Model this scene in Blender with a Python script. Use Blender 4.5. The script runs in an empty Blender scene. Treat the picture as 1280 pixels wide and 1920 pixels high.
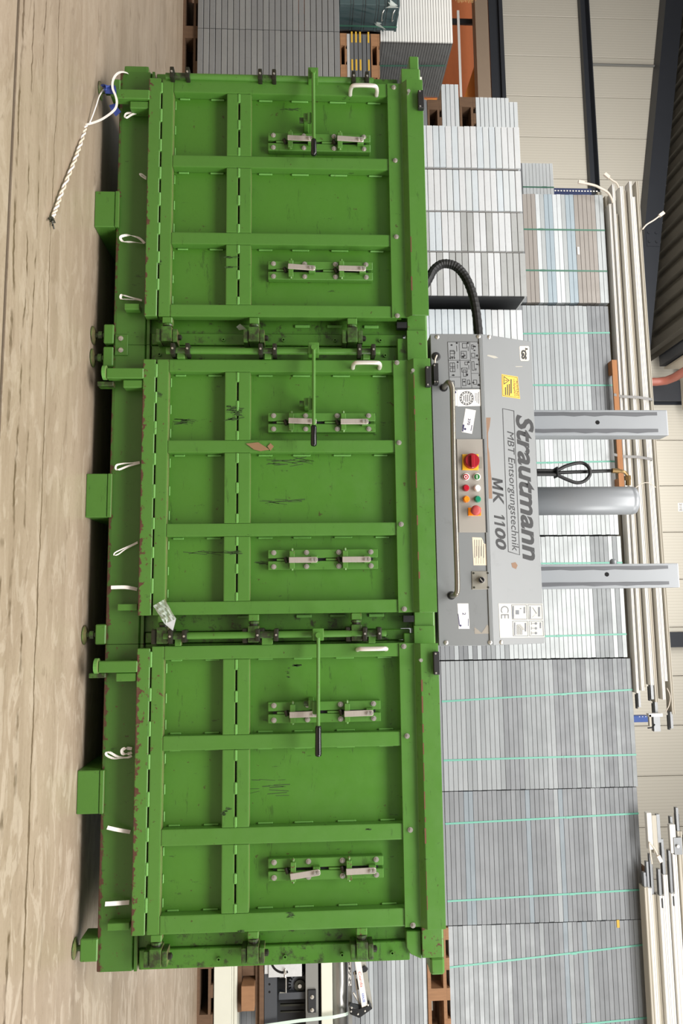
import bpy, bmesh, math, random
from mathutils import Vector, Matrix
random.seed(11)
SC = bpy.context.scene
COL = SC.collection

# ------------------------------------------------------------------ camera
# The photograph is turned a quarter: the camera is rolled so that real "up" is the frame's right.
F = 1380.0
CAM = Vector((0.0, -3.0, 0.898))
def cam_axes(yaw, pitch, roll):
    cy, sy, cp, sp = math.cos(yaw), math.sin(yaw), math.cos(pitch), math.sin(pitch)
    M = Matrix(((cy, -sy, 0), (sy, cy, 0), (0, 0, 1))) @ Matrix(((1, 0, 0), (0, cp, -sp), (0, sp, cp)))
    a, b, f = M @ Vector((0, 0, 1)), M @ Vector((-1, 0, 0)), M @ Vector((0, 1, 0))
    c, s = math.cos(roll), math.sin(roll)
    return c * a + s * b, -s * a + c * b, f
RT, UP, FW = cam_axes(math.radians(7.0014), math.radians(2.8754), math.radians(-0.3477))
cd = bpy.data.cameras.new('camera'); co = bpy.data.objects.new('camera', cd); COL.objects.link(co)
cd.sensor_fit = 'VERTICAL'; cd.sensor_height = 36.0; cd.lens = F / 1920 * 36.0; cd.clip_end = 200
m = Matrix.Identity(4)
for i in range(3):
    m[i][0], m[i][1], m[i][2], m[i][3] = RT[i], UP[i], -FW[i], CAM[i]
co.matrix_world = m
SC.camera = co

# ------------------------------------------------------------------ light and exposure
SC.view_settings.view_transform = 'Standard'; SC.view_settings.look = 'None'
SC.view_settings.gamma = 1.0; SC.view_settings.use_curve_mapping = False
SC.view_settings.exposure = 0.0
W = bpy.data.worlds.new('world'); SC.world = W; W.use_nodes = True
W.node_tree.nodes['Background'].inputs[0].default_value = (1.0, 0.97, 0.93, 1)
W.node_tree.nodes['Background'].inputs[1].default_value = 0.30
def area(name, loc, target, sx, sy, power, col=(1, 0.98, 0.95)):
    l = bpy.data.lights.new(name, 'AREA'); l.shape = 'RECTANGLE'; l.size = sx; l.size_y = sy; l.energy = power; l.color = col
    o = bpy.data.objects.new(name, l); COL.objects.link(o); o.location = loc
    o.rotation_euler = (Vector(target) - Vector(loc)).to_track_quat('-Z', 'Y').to_euler()
    return o
area('skylight_front', (0.8, -3.6, 6.5), (0.2, 0.3, 0.4), 7.0, 2.2, 820)
area('skylight_rear', (-4.0, 5.5, 7.2), (-5.5, 12.0, 4.5), 12.0, 3.0, 920)
area('daylight_right', (6.2, -1.6, 3.8), (0.6, 0.2, 0.6), 4.0, 3.0, 400)  # unseen side daylight, set low so right-facing edges light up
area('skylight_left', (-4.5, -0.5, 6.6), (-3.0, 2.2, 1.5), 4.0, 2.0, 260)
area('opening_fill', (-14.5, 12.75, 5.3), (-14.5, 13.1, 4.0), 6.0, 0.4, 22, (1, 0.9, 0.78))  # added fill light for the brown boards, no lamp stands there

# ------------------------------------------------------------------ helpers
def at(px, py, Y):
    """The point of the plane y = Y that the photograph shows at pixel (px, py)."""
    d = RT * ((px - 640) / F) + UP * ((960 - py) / F) + FW
    return CAM + d * ((Y - CAM.y) / d.y)
def ground(px, py, z=0.0):
    d = RT * ((px - 640) / F) + UP * ((960 - py) / F) + FW
    return CAM + d * ((z - CAM.z) / d.z)
def X(py, Y, px=600): return at(px, py, Y).x
def Z(px, Y, py=960): return at(px, py, Y).z

def lin(c):
    return tuple(((v / 255) / 12.92 if v / 255 <= 0.04045 else ((v / 255 + 0.055) / 1.055) ** 2.4) for v in c)
class NT:
    def __init__(s, name):
        s.m = bpy.data.materials.new(name); s.m.use_nodes = True
        s.t = s.m.node_tree; s.b = s.t.nodes['Principled BSDF']; s.pos = None
    def n(s, typ, **kw):
        o = s.t.nodes.new(typ)
        for k, v in kw.items(): setattr(o, k, v)
        return o
    def l(s, a, b): s.t.links.new(a, b)
    def P(s):
        if s.pos is None: s.pos = s.n('ShaderNodeNewGeometry')
        return s.pos.outputs['Position']
    def mapped(s, scale, off=(0, 0, 0)):
        mp = s.n('ShaderNodeMapping'); mp.inputs['Scale'].default_value = scale; mp.inputs['Location'].default_value = off
        s.l(s.P(), mp.inputs['Vector']); return mp.outputs[0]
    def noise(s, scale, detail=3, rough=0.55, stretch=(1, 1, 1), off=(0, 0, 0), dist=0.0):
        o = s.n('ShaderNodeTexNoise'); o.inputs['Scale'].default_value = scale; o.inputs['Detail'].default_value = detail
        o.inputs['Roughness'].default_value = rough; o.inputs['Distortion'].default_value = dist
        s.l(s.mapped(stretch, off), o.inputs['Vector']); return o.outputs['Fac']
    def ramp(s, fac, a, b, va=0.0, vb=1.0):
        o = s.n('ShaderNodeMapRange'); o.inputs[1].default_value = a; o.inputs[2].default_value = b
        o.inputs[3].default_value = va; o.inputs[4].default_value = vb; o.clamp = True
        s.l(fac, o.inputs[0]); return o.outputs[0]
    def math(s, op, a, b=None):
        o = s.n('ShaderNodeMath', operation=op)
        for i, v in enumerate((a, b)):
            if v is None: continue
            if isinstance(v, (int, float)): o.inputs[i].default_value = v
            else: s.l(v, o.inputs[i])
        return o.outputs[0]
    def mix(s, fac, a, b):
        o = s.n('ShaderNodeMix', data_type='RGBA')
        if isinstance(fac, (int, float)): o.inputs[0].default_value = fac
        else: s.l(fac, o.inputs[0])
        for i, v in ((6, a), (7, b)):
            if isinstance(v, tuple): o.inputs[i].default_value = (*v[:3], 1)
            else: s.l(v, o.inputs[i])
        return o.outputs[2]
    def bump(s, h, strength=0.2, dist=0.002):
        o = s.n('ShaderNodeBump'); o.inputs['Strength'].default_value = strength; o.inputs['Distance'].default_value = dist
        s.l(h, o.inputs['Height']); s.l(o.outputs[0], s.b.inputs['Normal'])
    def color(s, c):
        if isinstance(c, tuple): s.b.inputs['Base Color'].default_value = (*c[:3], 1)
        else: s.l(c, s.b.inputs['Base Color'])
    def rm(s, rough, metal=0.0):
        if isinstance(rough, (int, float)): s.b.inputs['Roughness'].default_value = rough
        else: s.l(rough, s.b.inputs['Roughness'])
        s.b.inputs['Metallic'].default_value = metal

def plain(name, rgb, rough=0.5, metal=0.0, var=0.12, scale=9.0, stretch=(1, 1, 1), dirt=0.0, alpha=None):
    t = NT(name); c = lin(rgb)
    lo, hi = tuple(v * (1 - var) for v in c), tuple(min(1, v * (1 + var)) for v in c)
    k = t.mix(t.noise(scale, 4, 0.6, stretch), lo, hi)
    if dirt: k = t.mix(t.ramp(t.noise(scale * 3.1, 5, 0.7, stretch, (3, 1, 7)), 0.60, 0.72, 0, dirt), k, (0.02, 0.017, 0.012))
    t.color(k); t.rm(rough, metal)
    if alpha is not None: t.b.inputs['Alpha'].default_value = alpha
    return t.m

def green(name, rgb=(80, 142, 40), rust=0.0, grime=0.0, streak=0.0, rust_z=None):
    t = NT(name); c = lin(rgb)
    k = t.mix(t.noise(2.2, 3, 0.5), tuple(v * 0.93 for v in c), tuple(v * 1.07 for v in c))
    k = t.mix(t.ramp(t.noise(60, 2, 0.5), 0.35, 0.75, 0, 0.10), k, tuple(v * 0.62 for v in c))
    # scuffs: short dark dashes along the machine
    sc = t.ramp(t.noise(14, 5, 0.75, (3.2, 1, 1.0), (4, 2, 9)), 0.655, 0.68)
    k = t.mix(t.math('MULTIPLY', sc, 0.7), k, (0.022, 0.045, 0.010))
    sp = t.ramp(t.noise(34, 3, 0.6, (1, 1, 1), (1, 5, 2)), 0.70, 0.72)
    k = t.mix(t.math('MULTIPLY', sp, 0.7), k, (0.05, 0.03, 0.012))
    if streak:
        s2 = t.ramp(t.noise(6, 7, 0.8, (0.9, 1, 4.5), (8, 1, 4)), 0.60, 0.635, 0, streak)
        k = t.mix(s2, k, (0.018, 0.035, 0.008))
    if grime:
        g = t.ramp(t.noise(22, 5, 0.75, (1, 1, 1), (2, 2, 2)), 0.56 - 0.18 * grime, 0.68 - 0.1 * grime)
        k = t.mix(t.math('MULTIPLY', g, 0.9), k, (0.022, 0.020, 0.012))
    if rust:
        nz = t.noise(30, 6, 0.72, (1, 1, 1.1), (7, 3, 1)); big = t.noise(2.1, 2, 0.5, (1, 1, 1), (1, 9, 1))
        s = t.n('ShaderNodeSeparateXYZ'); t.l(t.P(), s.inputs[0])
        thr = t.ramp(s.outputs[0], -2.4, 1.3, 0.060, -0.03)          # the right-hand doors have rusted more
        if rust_z is not None:
            edge = t.math('MULTIPLY', t.ramp(s.outputs[2], rust_z[0], rust_z[1], 0.19, 0.0), t.ramp(s.outputs[2], rust_z[0] - 0.012, rust_z[0] - 0.006, 0.0, 1.0))
            thr = t.math('SUBTRACT', thr, edge)
        v = t.math('SUBTRACT', t.math('ADD', nz, t.math('MULTIPLY', big, 0.22)), thr)
        r = t.ramp(v, 0.79 - 0.06 * rust, 0.805 - 0.06 * rust)
        k = t.mix(r, k, t.mix(t.noise(70, 2), (0.055, 0.022, 0.014), (0.13, 0.055, 0.035)))
    # dust that has settled on ledges
    nn = t.n('ShaderNodeSeparateXYZ'); t.l(t.n('ShaderNodeNewGeometry').outputs['True Normal'], nn.inputs[0])
    d = t.math('MULTIPLY', t.ramp(nn.outputs[2], 0.8, 0.95, 0, 0.62), t.ramp(t.noise(11, 4, 0.7, (1, 1, 1), (5, 5, 5)), 0.3, 0.62, 0.25, 1))
    k = t.mix(d, k, lin((122, 106, 78)))
    t.color(k); t.rm(t.ramp(t.noise(14, 4), 0.3, 0.7, 0.30, 0.46)); t.b.inputs['Specular IOR Level'].default_value = 0.5
    t.bump(t.noise(90, 3, 0.6), 0.10, 0.001)
    return t.m

def steel(name, rgb, rough, metal, spot=0.25):
    """Sheet steel with soft vertical clouding and a few smears."""
    t = NT(name); c = lin(rgb)
    k = t.mix(t.noise(3.5, 4, 0.6, (1, 1, 2.5)), tuple(v * 0.88 for v in c), tuple(min(1, v * 1.10) for v in c))
    k = t.mix(t.ramp(t.noise(45, 4, 0.7, (1, 1, 1), (2, 4, 6)), 0.55, 0.75, 0, spot), k, tuple(v * 0.72 for v in c))
    t.color(k); t.rm(t.ramp(t.noise(7, 3), 0.3, 0.7, rough * 0.85, min(1, rough * 1.2)), metal)
    return t.m

M = {}
M['green'] = green('green_paint', (74, 121, 46), streak=0.35)
M['green_panel'] = green('green_paint_sheet', (69, 119, 37), streak=0.4)
M['green_rust'] = green('green_paint_rusty', (76, 122, 48), rust=1.0, rust_z=(0.232, 0.256))
M['green_beam'] = green('green_paint_beam', (66, 110, 41), rust=0.6, rust_z=(0.095, 0.112))
M['green_post'] = green('green_paint_post', (66, 114, 36), grime=0.05, streak=0.5)
M['green_grime'] = green('green_paint_greasy', (66, 108, 40), grime=1.0)
M['green_pale'] = green('green_paint_weld', (96, 150, 70))
M['rustchip'] = plain('rust_chip', (104, 66, 46), 0.8, 0, 0.3, 60)
M['scuffdark'] = plain('dark_scuff', (46, 72, 28), 0.7, 0, 0.4, 50)
M['grease'] = plain('greasy_steel', (44, 44, 34), 0.45, 0.4, 0.3, 40)
M['dark'] = plain('black_steel', (30, 31, 33), 0.5, 0.2)
M['black'] = plain('black_rubber', (26, 26, 27), 0.55)
M['gloss_black'] = plain('black_grip', (12, 12, 13), 0.22)
M['bolt'] = plain('zinc_bolt', (196, 192, 184), 0.32, 0.75, 0.2, 60)
M['clip'] = plain('brushed_clip', (188, 180, 172), 0.42, 0.55, 0.12, 30, (1, 1, 6))
M['alu'] = plain('anodised_handle', (214, 208, 200), 0.38, 0.35, 0.05)
M['chrome'] = plain('worn_chrome', (132, 128, 118), 0.3, 0.7, 0.3, 25, (1, 1, 3), 0.9)
M['greypaint'] = plain('grey_machine_paint', (112, 115, 116), 0.42, 0.0, 0.05, 5, dirt=0.12)
M['greyfront'] = plain('grey_front_paint', (124, 127, 128), 0.45, 0.0, 0.05, 5, dirt=0.15)
M['greypost'] = plain('grey_mast_paint', (140, 144, 148), 0.36, 0.1, 0.06, 4)
M['scuff'] = plain('mast_scuff', (84, 86, 90), 0.5, 0.2, 0.35, 14, (4, 1, 0.5))
M['plate'] = plain('taupe_switch_plate', (154, 149, 141), 0.5, 0, 0.04)
M['white'] = plain('white_sticker', (232, 230, 226), 0.5, 0, 0.03)
M['cream'] = plain('cream_sticker', (222, 208, 186), 0.55, 0, 0.06, 20)
M['silver'] = plain('silver_foil', (144, 141, 131), 0.4, 0.25, 0.12, 26)
M['pictosheet'] = plain('grey_picture_sheet', (142, 145, 147), 0.4, 0, 0.03)
M['ink'] = plain('black_print', (20, 20, 22), 0.6, 0, 0.05)
M['navyink'] = plain('dark_blue_print', (52, 50, 92), 0.6, 0, 0.05)
M['redink'] = plain('red_print', (190, 70, 70), 0.6, 0, 0.05)
M['yellow'] = plain('yellow_plate', (236, 178, 34), 0.45, 0, 0.03)
M['red'] = plain('red_knob', (150, 22, 34), 0.32, 0, 0.05)
M['reddull'] = plain('dull_red_mushroom', (172, 66, 64), 0.5, 0, 0.05)
M['redlamp'] = plain('red_lens', (176, 20, 40), 0.25, 0, 0.05)
M['orange'] = plain('orange_lens', (246, 140, 24), 0.25, 0, 0.05)
M['greenlens'] = plain('green_lens', (24, 128, 96), 0.25, 0, 0.05)
M['greenbtn'] = plain('green_button', (46, 118, 62), 0.35, 0, 0.05)
M['tape'] = plain('brown_tape', (116, 84, 56), 0.55, 0, 0.2, 30)
M['strapwhite'] = plain('white_strapping', (232, 226, 220), 0.45, 0, 0.05)
M['strapgreen'] = plain('green_strapping', (98, 166, 146), 0.4, 0, 0.08)
M['strapdark'] = plain('dark_green_strapping', (62, 112, 92), 0.4, 0, 0.08)
M['strapgrey'] = plain('grey_strapping', (128, 126, 124), 0.4, 0, 0.08)
M['wood'] = plain('pallet_wood', (142, 104, 72), 0.75, 0, 0.3, 8, (6, 1, 1), 0.3)
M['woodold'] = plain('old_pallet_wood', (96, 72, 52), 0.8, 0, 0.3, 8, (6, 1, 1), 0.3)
M['woodfresh'] = plain('fresh_timber', (164, 112, 70), 0.7, 0, 0.25, 7, (1, 1, 6), 0.15)
M['blue'] = plain('blue_webbing', (44, 62, 128), 0.5, 0, 0.15, 30)
M['rackblue'] = plain('rack_blue', (34, 48, 92), 0.45, 0, 0.1)
M['rail'] = plain('white_trunking', (222, 220, 214), 0.38, 0.0, 0.05, 6, (0.4, 1, 3))
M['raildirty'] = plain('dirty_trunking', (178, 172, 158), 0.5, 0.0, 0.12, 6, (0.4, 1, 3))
M['conn'] = plain('grey_connector', (128, 130, 132), 0.4, 0.5, 0.15)
M['cablewhite'] = plain('white_cable', (222, 210, 196), 0.5, 0, 0.05)
M['film'] = plain('clear_film', (220, 226, 228), 0.18, 0.0, 0.05, alpha=0.06)
M['filmthick'] = plain('crumpled_film', (206, 214, 208), 0.2, 0.0, 0.25, 60, alpha=0.62)
M['cardboard'] = plain('cardboard', (134, 104, 74), 0.8, 0, 0.15, 30)
M['tealbox'] = plain('dark_teal_crate', (26, 58, 60), 0.4, 0, 0.12)
M['slab'] = plain('anthracite_board', (92, 94, 96), 0.55, 0, 0.06)
M['yellowtag'] = plain('yellow_tag', (196, 158, 52), 0.55, 0, 0.1, 40)
M['wrapped'] = plain('grey_panel_edge', (98, 97, 95), 0.45, 0, 0.08)
M['whitelip'] = plain('white_panel_edge', (226, 226, 222), 0.5, 0, 0.03)
M['chipboard'] = plain('brown_board', (168, 92, 46), 0.6, 0, 0.14, 5, (1, 1, 7))
M['sunlitboard'] = plain('sunlit_board_tone', (226, 138, 58), 0.5, 0, 0.16, 6, (1, 1, 7))  # direct sunlight put into the base colour
M['navysteel'] = plain('dark_blue_grey_steel', (47, 50, 56), 0.5, 0.1, 0.08, 3)
M['taupe'] = plain('taupe_fascia', (146, 128, 110), 0.6, 0, 0.05)
M['pipe'] = plain('red_brown_pipe', (150, 88, 74), 0.5, 0, 0.06)
M['beige'] = plain('beige_enamel', (206, 206, 192), 0.4, 0, 0.04)
M['roller'] = plain('steel_roller', (150, 150, 146), 0.3, 0.8, 0.15, 10, (1, 1, 8))
M['zinc'] = plain('zinc_plate', (206, 208, 208), 0.38, 0.5, 0.12, 40)
M['midgrey'] = plain('grey_frame_paint', (120, 120, 116), 0.45, 0, 0.06)
M['charcoal'] = plain('charcoal_channel', (58, 61, 66), 0.5, 0, 0.06)
G = {'bright': steel('galvanised_bright', (220, 223, 225), 0.34, 0.3, 0.4), 'blue': steel('galvanised_bluish', (212, 220, 225), 0.34, 0.3, 0.4),
     'dull': steel('galvanised_dull', (178, 180, 179), 0.4, 0.3, 0.5), 'taupe': steel('taupe_shelf', (150, 144, 138), 0.5, 0.1),
     'ice': steel('pale_shelf', (160, 165, 167), 0.42, 0.15), 'mid': steel('mid_grey_shelf', (134, 138, 140), 0.48, 0.1),
     'grey': steel('grey_shelf', (124, 127, 130), 0.5, 0.1), 'dark': steel('dark_grey_shelf', (117, 120, 123), 0.52, 0.1),
     'bluegrey': steel('blue_grey_shelf', (124, 133, 139), 0.48, 0.1), 'light': steel('light_grey_shelf', (147, 151, 153), 0.45, 0.12),
     'raw': steel('raw_steel_shelf', (134, 135, 135), 0.36, 0.3, 0.45), 'rawlight': steel('raw_steel_shelf_pale', (142, 143, 142), 0.36, 0.3, 0.45), 'white': steel('white_shelf', (200, 205, 207), 0.42, 0.12),
     'pale': steel('silver_shelf', (170, 175, 176), 0.42, 0.14), 'soft': steel('soft_grey_shelf', (143, 147, 149), 0.46, 0.1), 'sky': steel('pale_blue_shelf', (156, 170, 178), 0.45, 0.1)}

LOC = {}
def tag(o, label=None, cat=None, group=None, kind=None):
    if label: o['label'] = label
    if cat: o['category'] = cat
    if group: o['group'] = group
    if kind: o['kind'] = kind
    return o
def thing(name, label, cat, loc, group=None, kind=None):
    o = bpy.data.objects.new(name, None); o.empty_display_size = 0.1; COL.objects.link(o)
    o.location = loc; LOC[o.name] = Vector(loc)
    return tag(o, label, cat, group, kind)
def part(name, bm, mat, parent=None, kind=None, label=None, smooth=False, bevel=0.0, seg=1):
    if bevel:
        bmesh.ops.bevel(bm, geom=list(bm.edges), offset=bevel, segments=seg, affect='EDGES', profile=0.7, clamp_overlap=True)
    bmesh.ops.recalc_face_normals(bm, faces=bm.faces)
    me = bpy.data.meshes.new(name); bm.to_mesh(me); bm.free(); me.materials.append(mat)
    o = bpy.data.objects.new(name, me); COL.objects.link(o)
    if parent is not None:
        me.transform(Matrix.Translation(-LOC[parent.name])); o.parent = parent; LOC[o.name] = LOC[parent.name]
    else:
        xs = [v.co for v in me.vertices]
        c = Vector(((min(v.x for v in xs) + max(v.x for v in xs)) / 2, (min(v.y for v in xs) + max(v.y for v in xs)) / 2, min(v.z for v in xs)))
        me.transform(Matrix.Translation(-c)); o.location = c; LOC[o.name] = c
    if smooth: me.shade_smooth()
    return tag(o, label, None, None, kind)
def solo(name, bm, mat, label, cat, group=None, **kw):
    return tag(part(name, bm, mat, None, **kw), label, cat, group)
def inst(name, me, loc, parent, rot=(0, 0, 0), scale=1.0, mat=None):
    o = bpy.data.objects.new(name, me); COL.objects.link(o); o.parent = parent
    o.location = Vector(loc) - (LOC[parent.name] if parent else Vector((0, 0, 0))); o.rotation_euler = rot; o.scale = (scale,) * 3
    if mat:
        o.material_slots[0].link = 'OBJECT'; o.material_slots[0].material = mat
    return o
def NB(): return bmesh.new()
def box(bm, x0, x1, y0, y1, z0, z1):
    c = [(x, y, z) for x in (x0, x1) for y in (y0, y1) for z in (z0, z1)]
    v = [bm.verts.new(p) for p in c]
    for f in ((0, 1, 3, 2), (4, 6, 7, 5), (0, 4, 5, 1), (2, 3, 7, 6), (0, 2, 6, 4), (1, 5, 7, 3)): bm.faces.new([v[i] for i in f])
    return v
def B(*a):
    bm = NB(); box(bm, *a); return bm
def obox(bm, c, ax, ay, az, hx, hy, hz):
    v = [bm.verts.new(c + ax * sx * hx + ay * sy * hy + az * sz * hz) for sx in (-1, 1) for sy in (-1, 1) for sz in (-1, 1)]
    for f in ((0, 1, 3, 2), (4, 6, 7, 5), (0, 4, 5, 1), (2, 3, 7, 6), (0, 2, 6, 4), (1, 5, 7, 3)): bm.faces.new([v[i] for i in f])
def prism(bm, poly, lo, hi, axis='x'):
    """Extrude a polygon: axis x -> poly in (y, z); axis y -> poly in (x, z); axis z -> poly in (x, y)."""
    mk = {'x': lambda a, b, t: (t, a, b), 'y': lambda a, b, t: (a, t, b), 'z': lambda a, b, t: (a, b, t)}[axis]
    p, q = [bm.verts.new(mk(a, b, lo)) for a, b in poly], [bm.verts.new(mk(a, b, hi)) for a, b in poly]
    n = len(poly); bm.faces.new(p); bm.faces.new(q[::-1])
    for i in range(n): bm.faces.new((p[i], p[(i + 1) % n], q[(i + 1) % n], q[i]))
def tube(bm, pts, r, seg=8, cap=True):
    pts = [Vector(p) for p in pts]; rr = r if isinstance(r, (list, tuple)) else [r] * len(pts)
    t0 = (pts[1] - pts[0]).normalized(); up = Vector((0, 0, 1)) if abs(t0.z) < 0.9 else Vector((1, 0, 0))
    nx = t0.cross(up).normalized(); rings = []
    for i, p in enumerate(pts):
        t = (pts[min(i + 1, len(pts) - 1)] - pts[max(i - 1, 0)]).normalized()
        nx = (nx - t * nx.dot(t)).normalized(); ny = t.cross(nx)
        rings.append([bm.verts.new(p + (nx * math.cos(a) + ny * math.sin(a)) * rr[i]) for a in [2 * math.pi * k / seg for k in range(seg)]])
    for a, b in zip(rings, rings[1:]):
        for k in range(seg): bm.faces.new((a[k], a[(k + 1) % seg], b[(k + 1) % seg], b[k]))
    if cap: bm.faces.new(rings[0][::-1]); bm.faces.new(rings[-1])
def cyl(bm, a, b, r, seg=12): tube(bm, [a, b], r, seg)
def ring(bm, c, ri, ro, y0, y1, seg=12):
    for k in range(seg):
        a, b = 2 * math.pi * k / seg, 2 * math.pi * (k + 1) / seg
        P = [(math.cos(t), math.sin(t)) for t in (a, b)]
        v = [bm.verts.new((c[0] + P[i][0] * r, y, c[1] + P[i][1] * r)) for i in (0, 1) for r in (ri, ro) for y in (y0, y1)]
        for f in ((0, 2, 6, 4), (1, 5, 7, 3), (2, 3, 7, 6), (0, 4, 5, 1)): bm.faces.new([v[j] for j in f])
def ribbon(bm, pts, w, th=0.0008, side=None):
    pts = [Vector(p) for p in pts]; prev = None; n = len(pts)
    for i, p in enumerate(pts):
        t = (pts[min(i + 1, n - 1)] - pts[max(i - 1, 0)]).normalized()
        s = (Vector(side[i]) if isinstance(side, list) else Vector(side or (0, -1, 0)))
        s = (s - t * s.dot(t)).normalized(); nn = t.cross(s)
        q = [bm.verts.new(p + s * w / 2 * a + nn * th / 2 * b) for a, b in ((-1, -1), (1, -1), (1, 1), (-1, 1))]
        if prev:
            for k in range(4): bm.faces.new((prev[k], prev[(k + 1) % 4], q[(k + 1) % 4], q[k]))
        else: bm.faces.new(q[::-1])
        prev = q
    bm.faces.new(prev)
def spline(pts, n=6):
    pts = [Vector(p) for p in pts]; out = []
    for i in range(len(pts) - 1):
        a, b, c, d = pts[max(i - 1, 0)], pts[i], pts[i + 1], pts[min(i + 2, len(pts) - 1)]
        for k in range(n):
            t = k / n
            out.append(0.5 * ((2 * b) + (c - a) * t + (2 * a - 5 * b + 4 * c - d) * t * t + (3 * b - a - 3 * c + d) * t ** 3))
    return out + [pts[-1]]
_tc = [0]
def text(name, s, o, ex, ey, w, h, mat, parent, bold=0.0, shear=0.0, depth=0.0006, lift=0.0004, label=None):
    """Lettering: o is the lower left corner, ex and ey the unit directions of writing and of the letters' height."""
    c = bpy.data.curves.new('lettering', 'FONT'); c.body = s; c.size = 1; c.offset = bold; c.shear = shear; c.extrude = 0.0; c.resolution_u = 3
    ob = bpy.data.objects.new('lettering', c); COL.objects.link(ob)
    dg = bpy.context.evaluated_depsgraph_get(); me = bpy.data.meshes.new_from_object(ob.evaluated_get(dg))
    bpy.data.objects.remove(ob); bpy.data.curves.remove(c)
    xs = [v.co.x for v in me.vertices]; ys = [v.co.y for v in me.vertices]
    sx, sy = w / (max(xs) - min(xs)), h / (max(ys) - min(ys)); en = ex.cross(ey)
    x0, y0 = min(xs), min(ys)
    for v in me.vertices: v.co = o + ex * (v.co.x - x0) * sx + ey * (v.co.y - y0) * sy + en * lift
    me.name = name; me.materials.append(mat)
    t = bpy.data.objects.new(name, me); COL.objects.link(t); t.parent = parent
    me.transform(Matrix.Translation(-LOC[parent.name])); LOC[t.name] = LOC[parent.name]
    if label: t['label'] = label
    return t
EX, EY, EZ = Vector((1, 0, 0)), Vector((0, 1, 0)), Vector((0, 0, 1))

# shared small meshes (axis towards the viewer, -y)
def keep(bm, name, mat, smooth=False):
    bmesh.ops.recalc_face_normals(bm, faces=bm.faces)
    me = bpy.data.meshes.new(name); bm.to_mesh(me); bm.free(); me.materials.append(mat)
    if smooth: me.shade_smooth()
    return me
b = NB(); cyl(b, (0, 0, 0), (0, -0.002, 0), 0.0105, 14); cyl(b, (0, -0.002, 0), (0, -0.0085, 0), 0.0072, 6); cyl(b, (0, -0.0085, 0), (0, -0.013, 0), 0.004, 8)
BOLT = keep(b, 'bolt', M['bolt'])
b = NB(); tube(b, [(0, 0, 0), (0, -0.010, 0)], 0.0075, 10, False); tube(b, [(0, -0.010, 0), (0, 0, 0)], 0.0045, 10, False); ring(b, (0, 0), 0.0045, 0.0075, -0.0101, -0.0099, 10)
NUT = keep(b, 'threaded_bush', M['green'])
b = NB(); tube(b, [(0, 0, 0), (0, -0.001, 0), (0, -0.004, 0), (0, -0.006, 0)], [0.0095, 0.010, 0.008, 0.004], 14); cyl(b, (0, -0.006, 0), (0, -0.0065, 0), 0.0035, 6)
SCREW = keep(b, 'screw', M['bolt'])

# ------------------------------------------------------------------ floor
def floor_material():
    t = NT('polished_concrete')
    base = t.mix(t.ramp(t.noise(1.1, 4, 0.6, (0.6, 1.6, 1)), 0.3, 0.7), lin((146, 130, 111)), lin((163, 147, 128)))
    s_x = t.n('ShaderNodeSeparateXYZ'); t.l(t.P(), s_x.inputs[0])
    st = t.ramp(t.noise(2.4, 6, 0.68, (0.35, 3.2, 1), (3, 1, 0), 0.6), 0.46, 0.60)
    k = t.mix(t.math('MULTIPLY', st, 0.42), base, lin((130, 113, 94)))
    sw = t.ramp(t.noise(4.2, 5, 0.62, (0.8, 2.2, 1), (9, 4, 0), 1.6), 0.52, 0.58)
    k = t.mix(t.math('MULTIPLY', t.math('MULTIPLY', sw, t.ramp(s_x.outputs[0], -2.0, 1.5, 0.25, 1.0)), 0.45), k, lin((190, 177, 160)))
    s2 = t.ramp(t.noise(7, 6, 0.7, (0.7, 2.6, 1), (2, 8, 0), 1.0), 0.58, 0.64)
    k = t.mix(t.math('MULTIPLY', s2, 0.5), k, lin((122, 106, 88)))
    k = t.mix(t.ramp(t.noise(60, 4, 0.7), 0.5, 0.75, 0, 0.22), k, lin((110, 92, 72)))
    s = t.n('ShaderNodeSeparateXYZ'); t.l(t.P(), s.inputs[0])
    wx = None
    def crack(y0, width, wob, thr, ns, off):
        d = t.math('ABSOLUTE', t.math('SUBTRACT', t.math('SUBTRACT', s.outputs[1], y0), t.math('MULTIPLY', t.math('SUBTRACT', t.noise(ns, 5, 0.7, (1, 0.05, 1), off), 0.5), wob)))
        g = t.ramp(t.noise(3.0, 4, 0.6, (1, 0.1, 1), off), thr, thr + 0.08)
        w = t.math('MULTIPLY', t.ramp(t.noise(9, 4, 0.7, (1, 0.3, 1), off), 0.3, 0.7, 0.3, 1.0), t.math('MULTIPLY', wx, width))
        return t.math('MULTIPLY', t.math('LESS_THAN', d, w), g)
    wx = t.ramp(s.outputs[0], -1.4, 1.2, 0.55, 1.5)                 # the cracks widen to the right
    for a in ((-0.462, 0.0075, 0.07, 0.25, 2.0, (0, 0, 3)), (-0.60, 0.011, 0.10, 0.50, 1.6, (5, 0, 1)), (-0.69, 0.012, 0.12, 0.50, 1.6, (2, 0, 8)), (-0.775, 0.018, 0.10, 0.50, 1.8, (7, 0, 2)), (-0.40, 0.003, 0.10, 0.56, 2.5, (1, 0, 5))):
        k = t.mix(t.math('MULTIPLY', crack(*a), 0.85), k, t.mix(t.noise(30, 3), lin((66, 52, 36)), lin((104, 86, 64))))
    t.color(k); t.rm(t.ramp(t.noise(3, 4, 0.6, (0.5, 2, 1)), 0.3, 0.7, 0.30, 0.46)); t.b.inputs['Specular IOR Level'].default_value = 0.4
    t.bump(t.noise(25, 4, 0.6), 0.12, 0.003)
    return t.m
fl = thing('floor', None, None, (0, 0, 0), kind='structure')
MF = floor_material()
part('floor_slab', B(-22, 14, -12, -0.837, -0.2, 0), MF, fl)
part('floor_slab', B(-22, 14, -0.817, 18, -0.2, 0), MF, fl)
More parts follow.
